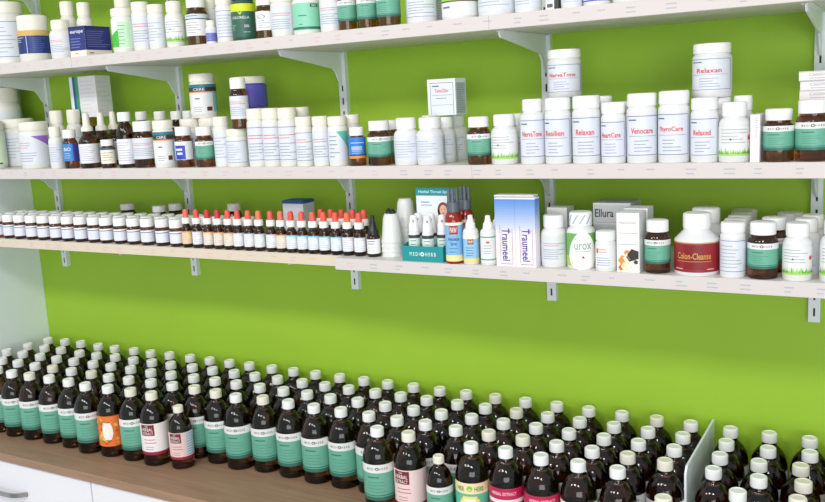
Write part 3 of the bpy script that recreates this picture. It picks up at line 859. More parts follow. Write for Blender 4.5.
def shelf(key, x0, x1, label, tilt=0.0, back=-.0165, joints=(), strip=True, dep=None):
    yf, z0, z1 = SHELVES[key]
    t = thing('wall_shelf', label, 'shelf', (x0, yf, z0))
    L, D, H = x1 - x0, back - yf, z1 - z0
    def box(b, a0, a1, y0, y1, h0, h1, m):
        vs = [(x, y, z - y * tilt) for z in (h0, h1) for y in (y0, y1) for x in (a0, a1)]
        b.add(vs, [(0, 2, 3, 1), (4, 5, 7, 6), (0, 1, 5, 4), (2, 6, 7, 3), (0, 4, 6, 2), (1, 3, 7, 5)], m)
    b = MB(); box(b, 0, L, 0.0012, D, 0, H, SHELF); b.build('board', t, False, .0008)
    if strip:
        b = MB()
        xs = [0] + [j - x0 for j in joints] + [L]
        for a, c in zip(xs[:-1], xs[1:]):
            box(b, a + .0006, c - .0006, 0, .001, .0008, H - .0008, mat('cream_ticket_strip', (222, 209, 188), .35) if key == 'C' else STRIP)
        rnd = random.Random(len(label))
        x = .03
        while x < L - .03:      # faint product tickets behind the strip
            cc = (222, 186, 188) if (x0 + x < -1.0 and rnd.random() < .8) else (182, 186, 194)
            n = rnd.choice([1, 2, 2])
            for k in range(n):
                zc = H * (.62 - .28 * k)
                ww = rnd.uniform(.010, .019)
                box(b, x, x + ww, -.0004, 0, zc - .0010, zc + .0010, paper(cc))
            x += rnd.uniform(.045, .07)
        b.build('ticket_strip', t, False)
    return t


RX = .3
shelf('A', WX + .001, RX, 'top white shelf crowded with white tubs and amber bottles', TAN, joints=(-1.87, -.72))
shelf('B', WX + .001, RX, 'middle white shelf holding dropper bottles and titled white tubs', joints=(-.77,))
shelf('C', WX + .001, -1.0865, 'lower left white shelf holding small brown jars and red droppers')
shelf('D', -1.0860, RX, 'lower right white shelf, slightly deeper, holding cartons and spray bottles')
shelf('E', WX + .001, RX, 'highest white shelf just above the top edge of the photo', strip=False)


def bracket(i, key, label):
    yf, z0, z1 = SHELVES[key]
    tilt = TAN if key == 'A' else 0
    D = {'A': .128, 'B': .108, 'C': .140, 'D': .11, 'E': .132}[key] * S
    t = thing('shelf_bracket', label, 'shelf bracket', (UPX[i], -.0137, z0 - .0003 - (tilt * (-.0137 - yf))), 0, 'steel brackets under the shelves')
    # side plate in (y, z); y measured from the rail
    k = lambda y: -y * tilt
    P = [(0, 0), (-D, k(-D)), (-D - .002, k(-D) - .006), (-D + .004, k(-D) - .013)]
    ym, zm = -.035, -.040
    P += [(-D * .55, k(-D * .55) - .026), (ym, zm), (ym + .010, zm - .010), (ym + .019, zm - .026), (-.006, -.078), (0, -.080)]
    if key in 'BCD':
        P = [(0, 0), (-D, 0), (-D, -.004), (-.085, -.008), (-.055, -.018), (-.035, -.032), (-.020, -.050), (-.006, -.060), (0, -.061)]
    b = MB(); b.prism(P, 'x', -.0022, .0022, STEEL); b.build('plate', t, False, .0006)
    b = MB()
    b.add([(-.008, -.001, -.0001), (.008, -.001, -.0001), (.008, -D + .004, k(-D + .004) - .0001), (-.008, -D + .004, k(-D + .004) - .0001),
           (-.008, -.001, -.0016), (.008, -.001, -.0016), (.008, -D + .004, k(-D + .004) - .0016), (-.008, -D + .004, k(-D + .004) - .0016)],
          [(0, 1, 2, 3), (7, 6, 5, 4), (0, 4, 5, 1), (1, 5, 6, 2), (2, 6, 7, 3), (3, 7, 4, 0)], STEEL)
    b.build('flange', t, False)
    return t


for key, nm in (('A', 'top shelf'), ('B', 'middle shelf'), ('C', 'lower left shelf'), ('D', 'lower right shelf'), ('E', 'highest shelf')):
    for i in range(5):
        if key == 'C' and i > 2: continue
        if key == 'D' and i < 3: continue
        bracket(i, key, 'white steel bracket under the ' + nm + ' on the ' + RN[i] + (' rail' if i in (0, 4) else ' rail from the left'))


# ------------------------------------------------------------------ containers
def cap_prof(r, z0, z1, top_in=.12):
    h = z1 - z0
    return [(0, z0), (r * .98, z0), (r, z0 + h * .06, 1), (r, z1 - h * .16, 1), (r * .975, z1 - h * .06), (r * (1 - top_in), z1), (0, z1)]


def mk_label(parent, des, r, z0, z1, arc, seed):
    if des == 'none': return
    b = MB()
    art(Wrap(b, r + .0001), des, z0, z1, arc, seed)
    return b.build('label', parent)


def jar(kind, des, x, y, z, d, h, label, seed, group=None, name=None, rz=None):
    r = d / 2
    cat = 'tub' if kind == 'tub' and d > .055 else 'bottle'
    nm = {'tub': 'supplement_tub', 'tall': 'supplement_bottle', 'pill': 'pill_bottle', 'amber': 'amber_pill_bottle', 'greenjar': 'supplement_jar', 'goldjar': 'supplement_jar',
          'wdropper': 'dropper_bottle', 'syrup2': 'syrup_bottle', 'colon': 'wide_bottle'}[kind]
    if kind in ('greenjar', 'goldjar'): cat = 'jar'
    rot = (face_cam(x, y) + random.uniform(-.2, .2)) if rz is None else rz
    t = thing(nm, label, cat, (x, y, z), rot, group)
    body, cap = MB(), MB()
    cream = x < -1.0 and kind in ('tub', 'pill')
    pl, cp = (PLASTC, CAPC) if cream else (PLAST, CAPW)
    e = .0015
    if kind in ('tub', 'tall'):
        hc = h * (.81 if h > .075 else .76)
        if des == 'bluegold': hc = h * .66
        rc = r * (.96 if kind == 'tub' else .80)
        if des == 'NervaTone2': rc = r * .98
        body.lathe([(0, 0), (r * .96, 0), (r, e * 1.5), (r, hc * .90), (r * .985, hc * .94), (rc * .93, hc * .985), (rc * .93, hc + .001)], pl if des != 'violet' else mat('violet_plastic', (88, 84, 188), .35))
        cap.lathe(cap_prof(rc, hc + .0006, h), cp, 56, .025)
        lz0, lz1 = h * .09, hc * .86
        arc = 200
        if des == 'bluegold': lz0, lz1 = h * .17, h * .55
        if des == 'cerebral': lz1 = hc * .93
        if des == 'violet': lz0, lz1, = h * .02, hc * .86
        if des == 'bigstack': lz0, lz1 = h * .12, hc * .90
        if des == 'limetop': lz0, lz1 = h * .06, hc * .95
    elif kind == 'pill':
        hc = h * .76
        rc = r * .80
        body.lathe([(0, 0), (r * .95, 0), (r, e * 1.5), (r, h * .62), (r * .985, h * .655), (r * .93, h * .69), (r * .84, h * .72), (rc * .92, h * .74), (rc * .92, hc + .001)], pl)
        cap.lathe(cap_prof(rc, hc + .0006, h), cp, 48, .025)
        if des == 'urox':     # diagonal stripes of the shrink seal
            for k in range(10):
                a0 = 2 * PI * k / 10
                vs = []
                for q in range(5):
                    a, zz = a0 + .5 * q / 4, hc + .004 + (h - hc - .008) * q / 4
                    vs += [((rc + .0004) * math.cos(a), (rc + .0004) * math.sin(a), zz), ((rc + .0004) * math.cos(a + .14), (rc + .0004) * math.sin(a + .14), zz)]
                cap.add(vs, [(2 * q, 2 * q + 1, 2 * q + 3, 2 * q + 2) for q in range(4)], paper((176, 190, 206)))
        lz0, lz1, arc = h * .09, h * .60, 200
        if des == 'urox': lz0, lz1 = h * .06, h * .64
    elif kind == 'amber':
        hc = h * .775
        rc = r * .86
        body.lathe([(0, 0), (r * .90, 0), (r * .98, e), (r, e * 3), (r, h * .60), (r * .985, h * .645), (r * .93, h * .69), (r * .85, h * .72), (rc * .9, h * .74), (rc * .9, hc + .001)], AMBERP if des != 'none' else AMBERD)
        cap.lathe(cap_prof(rc, hc + .0006, h), cp if des == 'none' else CAPW, 48, .02)
        lz0, lz1, arc = h * .19, h * .64, 230
        if des == 'bluebig': lz0, lz1 = h * .26, h * .74
        if des == 'medi' and h < .088: lz0, lz1 = h * .22, h * .68
        if des == 'creamblue': lz0, lz1 = h * .16, h * .72
    elif kind == 'greenjar':
        hc = h * .86
        gm = mat('dark_green_plastic', (44, 84, 72), .3)
        body.lathe([(0, 0), (r * .95, 0), (r, e * 2), (r, hc * .88), (r * .95, hc * .94), (r * .84, hc), (r * .84, hc + .001)], gm)
        cap.lathe(cap_prof(r * .9, hc + .0006, h), BLACK, 48, .02)
        lz0, lz1, arc = h * .07, h * .62, 220
    elif kind == 'goldjar':
        hc = h * .80
        body.lathe([(0, 0), (r * .95, 0), (r, e * 2), (r, hc * .88), (r * .92, hc * .96), (r * .88, hc + .001)], mat('navy_jar', (28, 40, 74), .3))
        cap.lathe(cap_prof(r * .98, hc + .0006, h), GOLD, 48, .02)
        lz0, lz1, arc = h * .08, hc * .8, 200
    elif kind == 'wdropper':
        hc = h * .66
        body.lathe([(0, 0), (r * .92, 0), (r, e * 2), (r, h * .44), (r * .97, h * .49), (r * .82, h * .545), (r * .56, h * .59), (r * .50, h * .62), (r * .50, hc + .001)], AMBERD)
        cap.lathe([(0, hc + .0006), (r * .62, hc + .0006, 1), (r * .60, h * .735, 1), (r * .5, h * .75), (r * .42, h * .755), (r * .37, h * .80), (r * .34, h * .95), (r * .26, h * .988), (0, h)], CAPC, 28, .02)
        lz0, lz1, arc = h * .09, h * .44, 230
    elif kind == 'syrup2':
        hc = h * .83
        body.lathe([(0, 0), (r * .92, 0), (r, e * 2), (r, h * .56), (r * .97, h * .61), (r * .88, h * .69), (r * .74, h * .75), (r * .56, h * .79), (r * .50, h * .81), (r * .50, hc + .001)], AMBERD)
        cap.lathe(cap_prof(r * (.70 if des != 'none' else .72), hc + .0006, h), CAPW, 40, .02)
        lz0, lz1, arc = h * .07, h * .52, 220
    elif kind == 'colon':
        hc = h * .74
        rc = r * .62
        body.lathe([(0, 0), (r * .96, 0), (r, e * 2), (r, h * .555), (r * .98, h * .58), (r * .89, h * .61), (r * .72, h * .67), (rc * .95, h * .72), (rc * .93, hc + .001)], PLAST, 40)
        cap.lathe(cap_prof(rc, hc + .0006, h), CAPW, 56, .02)
        lz0, lz1, arc = h * .06, h * .55, 160
    body.build('body', t)
    cap.build('cap', t)
    mk_label(t, des, r, lz0, lz1, arc, seed)
    return t


for n, (sh, kind, des, x, y, z, d, h, lab) in enumerate(JARS):
    # tub bodies narrower than their copies behind keep their own mesh: every one has its own size
    g = 'white tubs and bottles on the shelves' if kind in ('tub', 'pill', 'tall') else 'amber bottles on the shelves' if kind == 'amber' else None
    jar(kind, des, x, y, z + .0002, d, h, lab, n, g)

# ---- small brown jars, lowest shelf left
YC = SHELVES['C'][0]
ZC = SHELVES['C'][2] + .0002
ORD = ['first', 'second', 'third', 'fourth', 'fifth', 'sixth', 'seventh', 'eighth', 'ninth', 'tenth', 'eleventh', 'twelfth', 'thirteenth', 'fourteenth', 'fifteenth', 'sixteenth',
       'seventeenth', 'eighteenth', 'nineteenth', 'twentieth', 'twenty-first', 'twenty-second', 'twenty-third', 'twenty-fourth', 'twenty-fifth', 'twenty-sixth', 'twenty-seventh',
       'twenty-eighth', 'twenty-ninth', 'thirtieth', 'thirty-first']


def mini_jar(label, des='minilab'):
    r, h = .0174, .066
    t = thing('small_brown_jar', label, 'jar', (0, 0, 0), 0, 'small brown jars on the lowest shelf')
    b = MB(); b.lathe([(0, 0), (r * .92, 0), (r, .003), (r, h * .60), (r * .95, h * .655), (r * .86, h * .68), (r * .8, h * .70)], AMBERP, 28); b.build('body', t)
    b = MB(); b.lathe(cap_prof(r * .97, h * .695, h), CAPW, 40, .02); b.build('cap', t)
    mk_label(t, des, r, h * .13, h * .57, 240, 3)
    return t


ROWN = ['front', 'second', 'third']
m0 = None
for row in range(3):
    for i in range(15):
        x = -2.2665 + i * .0487 + (.009 if row == 1 else -.004 if row == 2 else 0) + random.uniform(-.0015, .0015)
        if i == 0 and row == 2: x += .004
        y = YC + .0225 + row * .0385 + random.uniform(-.001, .001)
        lab = 'small white capped brown jar, ' + ORD[i] + ' from the left in the ' + ROWN[row] + ' line'
        if m0 is None:
            m0 = mini_jar(lab); m0.location = (x, y, ZC); m0.rotation_euler = (0, 0, face_cam(x, y))
        else:
            dup(m0, (x, y, ZC), face_cam(x, y) + random.uniform(-.25, .25), lab)
for i in range(5):
    x = -1.600 + i * .047
    lab = 'small white capped brown jar behind the red droppers, ' + ORD[i] + ' from the left'
    dup(m0, (x, YC + .088, ZC), face_cam(x, -.2), lab)

# ---- red teat droppers
DROPS = [(-1.5445, (236, 110, 92), 'yellow'), (-1.5109, (232, 84, 66), 'white'), (-1.476, (206, 50, 56), 'cream'), (-1.4440, (206, 46, 66), 'cream'),
         (-1.4125, (236, 92, 74), 'cream'), (-1.3832, (232, 84, 76), 'white'), (-1.3513, (240, 96, 78), 'white'), (-1.3205, (242, 124, 84), 'white'),
         (-1.2862, (232, 92, 86), 'white'), (-1.2575, (242, 116, 88), 'cream'), (-1.2285, (240, 84, 70), 'sky'), (-1.1985, (238, 96, 82), 'sky'),
         (-1.1683, (240, 100, 84), 'sky'), (-1.1387, (240, 92, 78), 'sky'), (-1.1075, (240, 96, 80), 'sky'), (-1.0768, (244, 112, 70), 'white'), (-1.0467, (240, 90, 76), 'white')]
_dm = {}


def dropper(x, y, teat, lab, label, h=.0930, group='red teat dropper bottles'):
    r = .0126
    t = thing('dropper_bottle', label, 'bottle', (x, y, ZC), face_cam(x, y) + random.uniform(-.15, .15), group)
    key = ('b',)
    if key not in _dm:
        b = MB(); b.lathe([(0, 0), (r * .92, 0), (r, .002), (r, h * .46), (r * .95, h * .50), (r * .78, h * .55), (r * .55, h * .59), (r * .52, h * .63)], AMBERD, 26)
        _dm[key] = b.build('bottle_body', t)
    else:
        o = _dm[key].copy(); COL.objects.link(o); o.parent = t
    if 'collar' not in _dm:
        b = MB(); b.lathe([(0, h * .625), (r * .80, h * .625), (r * .82, h * .64, 1), (r * .82, h * .755, 1), (r * .74, h * .775), (r * .40, h * .778), (0, h * .778)], CAPW, 40, .03)
        _dm['collar'] = b.build('collar', t)
    else:
        o = _dm['collar'].copy(); COL.objects.link(o); o.parent = t
    b = MB(); b.lathe([(0, h * .778), (r * .56, h * .778), (r * .54, h * .84), (r * .50, h * .95), (r * .36, h * .988), (0, h)], mat('rubber_%02x%02x%02x' % teat, teat, .45, sss=.0), 20)
    b.build('teat', t)
    mk_label(t, 'drop_' + lab, r, h * .10, h * .43, 250, 1)
    return t


for i, (x, c, lb) in enumerate(DROPS):
    dropper(x, YC + .0165, c, lb, 'amber dropper with ' + ('crimson' if i in (2, 3) else 'orange' if i in (7, 9, 15) else 'coral red') + ' teat, ' + ORD[i] + ' from the left in the front line')
for i, (x, c) in enumerate([(-1.1796, (240, 92, 78)), (-1.1521, (240, 92, 78)), (-1.1257 + .003, (232, 84, 76)), (-1.0930, (238, 90, 76)), (-1.0659 + .002, (240, 92, 78))]):
    dropper(x, YC + .064, c, 'white', 'amber dropper with coral red teat in the second line, ' + ORD[i] + ' from the left')

# ---- black capped dropper bottle
t = thing('dropper_bottle', 'amber bottle with a tall black cone cap right of the red droppers', 'bottle', (-1.0125, -.2640, ZC), .45)
r, h = .0142, .0880
b = MB(); b.lathe([(0, 0), (r * .92, 0), (r, .002), (r, h * .44), (r * .93, h * .49), (r * .7, h * .54), (r * .55, h * .60)], AMBERD); b.build('body', t)
b = MB(); b.lathe([(0, h * .53), (r * .84, h * .53, 1), (r * .8, h * .62, 1), (r * .6, h * .67), (r * .46, h * .80), (r * .32, h * .86), (r * .34, h * .93), (r * .26, h * .99), (0, h)], BLACK, 30, .03); b.build('cone_cap', t)
mk_label(t, 'blacklab', r, h * .08, h * .43, 240, 2)

# ---- frosted measuring cups, nested upside down
ZD = ZC


def cups(x, y, hh, r, n, label):
    t = thing('measuring_cup_stack', label, 'cup stack', (x, y, ZC), 0)
    for k in range(n):
        z = k * (hh - .060) / max(1, n - 1)
        b = MB(); b.lathe([(r * .95, z), (r, z), (r, z + .002), (r * .965, z + .0022), (r * .74, z + .050), (r * .62, z + .0585), (r * .55, z + .060), (0, z + .060)], CLEAR, 30)
        b.build('cup', t)
    return t


cups(-.9745, -.250, .0905, .0235, 4, 'stack of frosted measuring cups upside down, black caps on top')
cups(-.9695, -.196, .1165, .0235, 6, 'taller stack of frosted measuring cups at the back')
for dx, dy in ((-.007, .003), (.0065, -.003)):
    b = MB(); b.lathe([(0, 0), (.0062, 0), (.0062, .0045), (.0045, .0065), (.0028, .0095), (0, .0105)], BLACK, 16)
    o = b.build('small_black_cap'); o.location = (-.9745 + dx, -.250 + dy, ZC + .0907)
    tag(o, 'small black cap on the cup stack, ' + ('left' if dx < 0 else 'right') + ' one', 'cap', 'black caps on the cups')

# ---- throat spray display
TEALT = mat('teal_card', (30, 148, 152), .4)
rz = .0
t = thing('display_tray', 'teal card tray with white lettering and tall back card', 'display stand', (-.877, -.262, ZD))
b = MB()
W, Dp, Hh = .0945, .062, .036
b.box(-W / 2, W / 2, -Dp / 2 - .003, -Dp / 2 - .0015, 0, Hh * .86, TEALT)
b.box(-W / 2, W / 2, -Dp / 2 - .0015, Dp / 2, 0, .0012, TEALT)
b.prism([(-Dp / 2 - .0015, .0012), (Dp / 2, .0012), (Dp / 2, Hh * 1.25), (-Dp / 2 - .0015, Hh * .86)], 'x', W / 2 - .0015, W / 2, TEALT)
b.prism([(-Dp / 2 - .0015, .0012), (Dp / 2, .0012), (Dp / 2, Hh * 1.25), (-Dp / 2 - .0015, Hh * .86)], 'x', -W / 2, -W / 2 + .0015, TEALT)
f = Flat(b, (0, -Dp / 2 - .003, 0), (1, 0, 0), (0, -1, 0))
f.text('M E D I', -.018, Hh * .42, .023, .0075, (236, 246, 246)); f.text('H E R B', .019, Hh * .42, .024, .0075, (236, 246, 246))
f.poly([(.0045 * math.cos(k * PI / 6), Hh * .42 + .0045 * math.sin(k * PI / 6)) for k in range(12)], (236, 246, 246))
f.poly([(.0020 * math.cos(k * PI / 6), Hh * .42 + .0020 * math.sin(k * PI / 6)) for k in range(12)], (30, 148, 152), .0006)
b.build('tray', t, False)
b = MB()
cw, ch = .0900, .143
b.box(-cw / 2, cw / 2, Dp / 2 + .0003, Dp / 2 + .0018, 0, ch, mat('card_white', (232, 238, 242), .5))
f = Flat(b, (0, Dp / 2 + .0003, 0), (1, 0, 0), (0, -1, 0))
f.rect(-cw / 2, cw / 2, ch - .0165, ch, (36, 146, 156))
f.text('Herbal Throat Spray', .000, ch - .009, cw * .86, .0075, (214, 238, 240))
f.rect(-.034, -.014, ch - .031, ch - .029, (120, 140, 150)); f.rect(-.034, -.008, ch - .037, ch - .0355, (120, 140, 150))
# portrait: hair, face, neck, shoulders, hands
cx, cz = .018, ch - .046
E = lambda a, z, ra, rz_, n=16: [(a + ra * math.cos(2 * PI * k / n), z + rz_ * math.sin(2 * PI * k / n)) for k in range(n)]
f.poly([(cx - .022, ch - .100), (cx + .024, ch - .100), (cx + .020, ch - .074), (cx + .008, ch - .064), (cx - .008, ch - .064), (cx - .019, ch - .074)], (238, 226, 226), .0004)
f.poly(E(cx, cz, .0135, .0165), (120, 70, 52), .0005)
f.poly([(cx - .013, cz), (cx + .014, cz), (cx + .012, cz - .021), (cx - .012, cz - .020)], (120, 70, 52), .0005)
f.poly([(cx - .004, cz - .022), (cx + .005, cz - .022), (cx + .0045, cz - .008), (cx - .004, cz - .008)], (222, 164, 140), .0006)
f.poly(E(cx, cz - .001, .0085, .0118), (232, 182, 158), .0007)
f.poly(E(cx - .0036, cz + .0015, .0013, .0008, 8), (60, 40, 36), .0009); f.poly(E(cx + .0036, cz + .0015, .0013, .0008, 8), (60, 40, 36), .0009)
f.poly(E(cx, cz - .0065, .0026, .0010, 8), (190, 80, 80), .0009)
b.build('back_card', t, False)


def spray(x, y, label):
    t = thing('spray_bottle', label, 'spray bottle', (x, y, ZD + .0014), face_cam(x, y), 'throat sprays in the teal tray')
    r, h = .0118, .0900
    b = MB(); b.lathe([(0, 0), (r * .93, 0), (r, .002), (r, h * .58), (r * .93, h * .62), (r * .75, h * .645)], PLAST, 24); b.build('body', t)
    b = MB(); b.lathe([(0, h * .64), (r * .86, h * .64), (r * .84, h * .78), (r * .70, h * .84), (r * .62, h * .97), (r * .5, h), (0, h)], CAPW, 24); b.build('spray_head', t)
    b = MB(); b.lathe([(0, h * .845), (.0022, h * .845), (.0022, h * .90), (0, h * .90)], paper((176, 180, 186)), 12)
    o = b.build('nozzle', t); o.location = (0, -r * .68, 0)
    mk_label(t, 'throat', r, h * .10, h * .56, 360, 2)


for x, y, l in ((-.9065, -.2740, 'white throat spray, front left in the teal tray'), (-.8730, -.2765, 'white throat spray, front middle in the teal tray'),
                (-.8810, -.2455, 'white throat spray, rear middle in the teal tray'), (-.8475, -.2600, 'white throat spray, front right in the teal tray'),
                (-.9130, -.2440, 'white throat spray, rear left in the teal tray')):
    spray(x, y, l)


def paw_spray(x, y, label):
    t = thing('spray_bottle', label, 'spray bottle', (x, y, ZD), face_cam(x, y), 'red bottles with grey comb nozzles')
    r, h = .0178, .112
    hb = .103
    b = MB(); b.lathe([(0, 0), (r * .93, 0), (r, .002), (r, hb * .80), (r * .95, hb * .87), (r * .80, hb * .94), (r * .62, hb)], REDP, 30); b.build('body', t)
    b = MB(); b.lathe([(0, hb - .001), (r * .72, hb - .001, 1), (r * .72, hb + .016, 1), (r * .66, hb + .0185), (0, hb + .0185)], DGREY, 40, .03)
    b.build('collar', t)
    for k, (dx, dy) in enumerate(((-.0075, .002), (0, -.004), (.0072, .002))):
        b = MB(); b.lathe([(0, hb + .018), (.0042, hb + .018), (.0032, hb + .038), (.0024, hb + .046), (0, hb + .0465)], DGREY, 12)
        o = b.build('comb_tooth', t); o.location = (dx, dy, 0)
    mk_label(t, 'pawred', r, hb * .05, hb * .80, 260, 2)


paw_spray(-.8070, -.2875, 'red bottle with blue label and grey comb nozzle, front one')
paw_spray(-.8020, -.2440, 'red bottle with grey comb nozzle, rear one')


def nozzle_bottle(x, y, des, label):
    t = thing('squeeze_bottle', label, 'bottle', (x, y, ZD), face_cam(x, y), 'white squeeze bottles with cone tips')
    r, h = .0156, .0975
    b = MB(); b.lathe([(0, 0), (r * .93, 0), (r, .002), (r, h * .64), (r * .93, h * .69), (r * .72, h * .725), (r * .6, h * .735)], PLAST, 26); b.build('body', t)
    b = MB(); b.lathe([(0, h * .73), (r * .64, h * .73, 1), (r * .60, h * .83, 1), (r * .42, h * .86), (r * .34, h * .93), (r * .3, h * .985), (0, h)], CAPW, 30, .03); b.build('cone_cap', t)
    mk_label(t, des, r, h * .05, h * .60, 250, 2)


nozzle_bottle(-.7700, -.2885, 'pawdrop', 'white squeeze bottle with blue and yellow label beside the red sprays')
nozzle_bottle(-.7325, -.2880, 'greenlines', 'white squeeze bottle with thin green label lines, front')
nozzle_bottle(-.7290, -.2500, 'greenlines', 'white squeeze bottle behind the green lined one')


# ------------------------------------------------------------------ cartons
def carton(name, x0, x1, yf, dep, z0, z1, base, label, draw, rz=0, group=None, tilt=0, edge=None):
    t = MB()
    W, H = x1 - x0, z1 - z0
    m_ = paper(base)
    t.box(-W / 2, W / 2, 0, dep, 0, H, m_)
    front = Flat(t, (-W / 2, 0, 0), (1, 0, 0), (0, -1, 0))
    side = Flat(t, (W / 2, 0, 0), (0, 1, 0), (1, 0, 0))
    draw(front, side, W, H, dep, t)
    o = t.build(name, None, False)
    o.location = ((x0 + x1) / 2, yf, z0)
    o.rotation_euler = (0, tilt, rz)
    return tag(o, label, 'carton', group)


def lines(f, u0, u1, z0, z1, n, rgb, seed=1, t=.16):
    rnd = random.Random(seed)
    for i in range(n):
        z = z1 - (z1 - z0) * (i + .5) / n
        f.rect(u0, u1 - (u1 - u0) * rnd.uniform(0, .4), z - (z1 - z0) / n * t, z + (z1 - z0) / n * t, rgb, .0005)


def d_navy(f, s, W, H, D, t):
    f.rect(0, W, H * .2, H, (38, 48, 122)); s.rect(0, D, H * .2, H, (40, 46, 116))
    f.rect(0, W, H * .93, H, (26, 32, 84), .0004); s.rect(0, D, H * .93, H, (26, 32, 84), .0004)
    f.text('europe', W * .52, H * .80, W * .82, H * .12, (236, 238, 246))
    lines(f, W * .1, W * .8, H * .26, H * .64, 4, (110, 126, 190), 3); lines(s, D * .06, D * .96, H * .28, H * .86, 8, (96, 106, 176), 5)
    lines(s, D * .12, D * .3, H * .06, H * .14, 1, (60, 50, 50)); lines(f, W * .3, W * .5, H * .06, H * .14, 1, (200, 110, 100))


carton('supplement_carton', -1.874, -1.817, -.2725, .082, 1.9175 - .0001, 1.9905, (246, 234, 220), 'navy blue carton with cream foot between white tubs', d_navy)


def d_lean(f, s, W, H, D, t):
    f.rect(0, W * .12, 0, H, (232, 240, 240)); f.rect(W * .12, W * .30, 0, H, (30, 90, 150)); f.rect(W * .22, W * .34, H * .0, H, (60, 160, 110), .0004)
    lines(f, W * .4, W * .95, H * .08, H * .92, 9, (220, 220, 228), 4, .1)
    lines(s, D * .1, D * .9, H * .1, H * .9, 7, (224, 226, 230), 4, .1)


carton('supplement_carton', -2.0630, -1.9600, -.130, .052, 1.7664, 1.877, (236, 236, 238), 'white carton with blue and green edge stripe standing on the back jars', d_lean, tilt=0)


def d_testo(f, s, W, H, D, t):
    f.rect(W * .10, W * .93, H * .02, H * .90, (226, 232, 240))
    for a in ((.10, .115), (.915, .93)): f.rect(W * a[0], W * a[1], H * .02, H * .9, (120, 130, 160), .0005)
    f.rect(W * .1, W * .93, H * .885, H * .9, (120, 130, 160), .0005)
    f.rect(W * .18, W * .42, H * .79, H * .82, (90, 100, 130), .0005)
    f.text('TestoChlor', W * .52, H * .68, W * .5, H * .1, (214, 76, 84))
    f.rect(W * .16, W * .88, H * .55, H * .56, (130, 140, 160), .0005); lines(f, W * .3, W * .7, H * .44, H * .5, 1, (150, 156, 170)); f.rect(W * .14, W * .9, H * .28, H * .29, (150, 156, 170), .0005)
    s.rect(D * .08, D * .92, H * .03, H * .88, (186, 196, 206)); lines(s, D * .12, D * .88, H * .06, H * .86, 16, (140, 150, 164), 4)


carton('supplement_carton', -.908, -.842, -.186, .046, 1.7340, 1.8085, (232, 240, 240), 'white carton titled TestoChlor standing on white bottle caps', d_testo, rz=-.03)
ZB = SHELVES['B'][2] + .0002
carton('supplement_carton', -.2555, -.2405, -.2640, .075, ZB, 1.7165, (236, 232, 236), 'narrow upright pale carton beside a teal labelled amber bottle', lambda f, s, W, H, D, t: lines(f, W * .5, W * .85, H * .5, H * .95, 9, (196, 196, 206), 4))


def d_flat(f, s, W, H, D, t):
    f.rect(W * .0, W, H * .9, H, (206, 206, 212)); f.rect(0, W, 0, H * .1, (206, 206, 212)); f.rect(W * .14, W * .5, H * .22, H * .3, (186, 186, 196)); f.rect(W * .14, W * .5, H * .5, H * .76, (180, 180, 190), .0004)
    f.rect(W * .15, W * .49, H * .54, H * .72, (240, 238, 238), .0005); f.rect(W * .18, W * .40, H * .6, H * .65, (150, 150, 166), .0007)


zz = ZB
k = 0
while zz < 1.782:
    dx = [0, .002, -.0015, .001, -.001, .0025, .0005, .001, -.001][k % 9]
    top = zz + .0160 > 1.779
    carton('flat_carton', -.1900 + dx, -.075 + dx, -.186 + .002 * (k % 2), .075, zz, zz + .0160, (238, 232, 230), 'flat white carton in the stack at the right of the middle shelf, ' + ['bottom', 'second', 'third', 'fourth', 'fifth', 'sixth', 'seventh', 'eighth', 'ninth', 'tenth'][k] + ' from below', d_flat, group='flat cartons stacked behind amber bottle')
    zz += .0162
    k += 1

# blue and white tall cartons
def d_trau(f, s, W, H, D, t):
    n = 14
    for q in range(n):
        u = q / (n - 1)
        z0 = H * (.45 + .53 * q / n)
        c = tuple(int(a + (b_ - a) * u) for a, b_ in zip((242, 234, 240), (96, 146, 222)))
        f.rect(0, W, z0, H * (.45 + .53 * (q + 1) / n), c, .0002); s.rect(0, D, z0, H * (.45 + .53 * (q + 1) / n), c, .0002)
    f.rect(0, W, 0, H * .45, (246, 234, 236), .0002)
    f.text('Traumeel', W * .52, H * .32, W * .38, H * .47, (52, 66, 160), True)
    f.rect(W * .22, W * .235, H * .06, H * .6, (110, 110, 160), .0005); f.rect(W * .29, W * .30, H * .16, H * .55, (206, 130, 150), .0005)
    f.rect(W * .84, W * .855, H * .04, H * .55, (120, 90, 110), .0005); f.rect(W * .22, W * .855, H * .035, H * .042, (110, 110, 160), .0005)
    f.rect(W * .72, W * .76, H * .5, H * .53, (220, 120, 90), .0005)


for x0, yf, lab in ((-.7110, -.300, 'tall blue and white carton reading Traumeel, front left'), (-.6700, -.3000, 'tall blue and white carton reading Traumeel, front right'),
                    (-.7230, -.2755, 'tall blue and white carton at the rear left of four'), (-.6820, -.2755, 'tall blue and white carton at the rear right of four')):
    carton('remedy_carton', x0, x0 + .0405, yf, .023, ZD, ZD + .1325 + (.002 if yf > -.28 else 0), (244, 238, 242), lab, d_trau, group='tall blue and white cartons')

carton('supplement_carton', -.648, -.607, -.190, .04, ZD, ZD + .1000, (236, 240, 240), 'plain white carton behind the striped cap bottle', lambda f, s, W, H, D, t: lines(f, W * .1, W * .9, H * .4, H * .9, 5, (206, 210, 214)))


def d_ell(f, s, W, H, D, t):
    f.rect(0, W, H * .9, H, (206, 208, 210))
    if True: f.text('Ellura', W * .30, H * .48, W * .50, H * .42, (54, 58, 62))
    f.rect(W * .86, W * .98, H * .05, H * .9, (200, 206, 206))


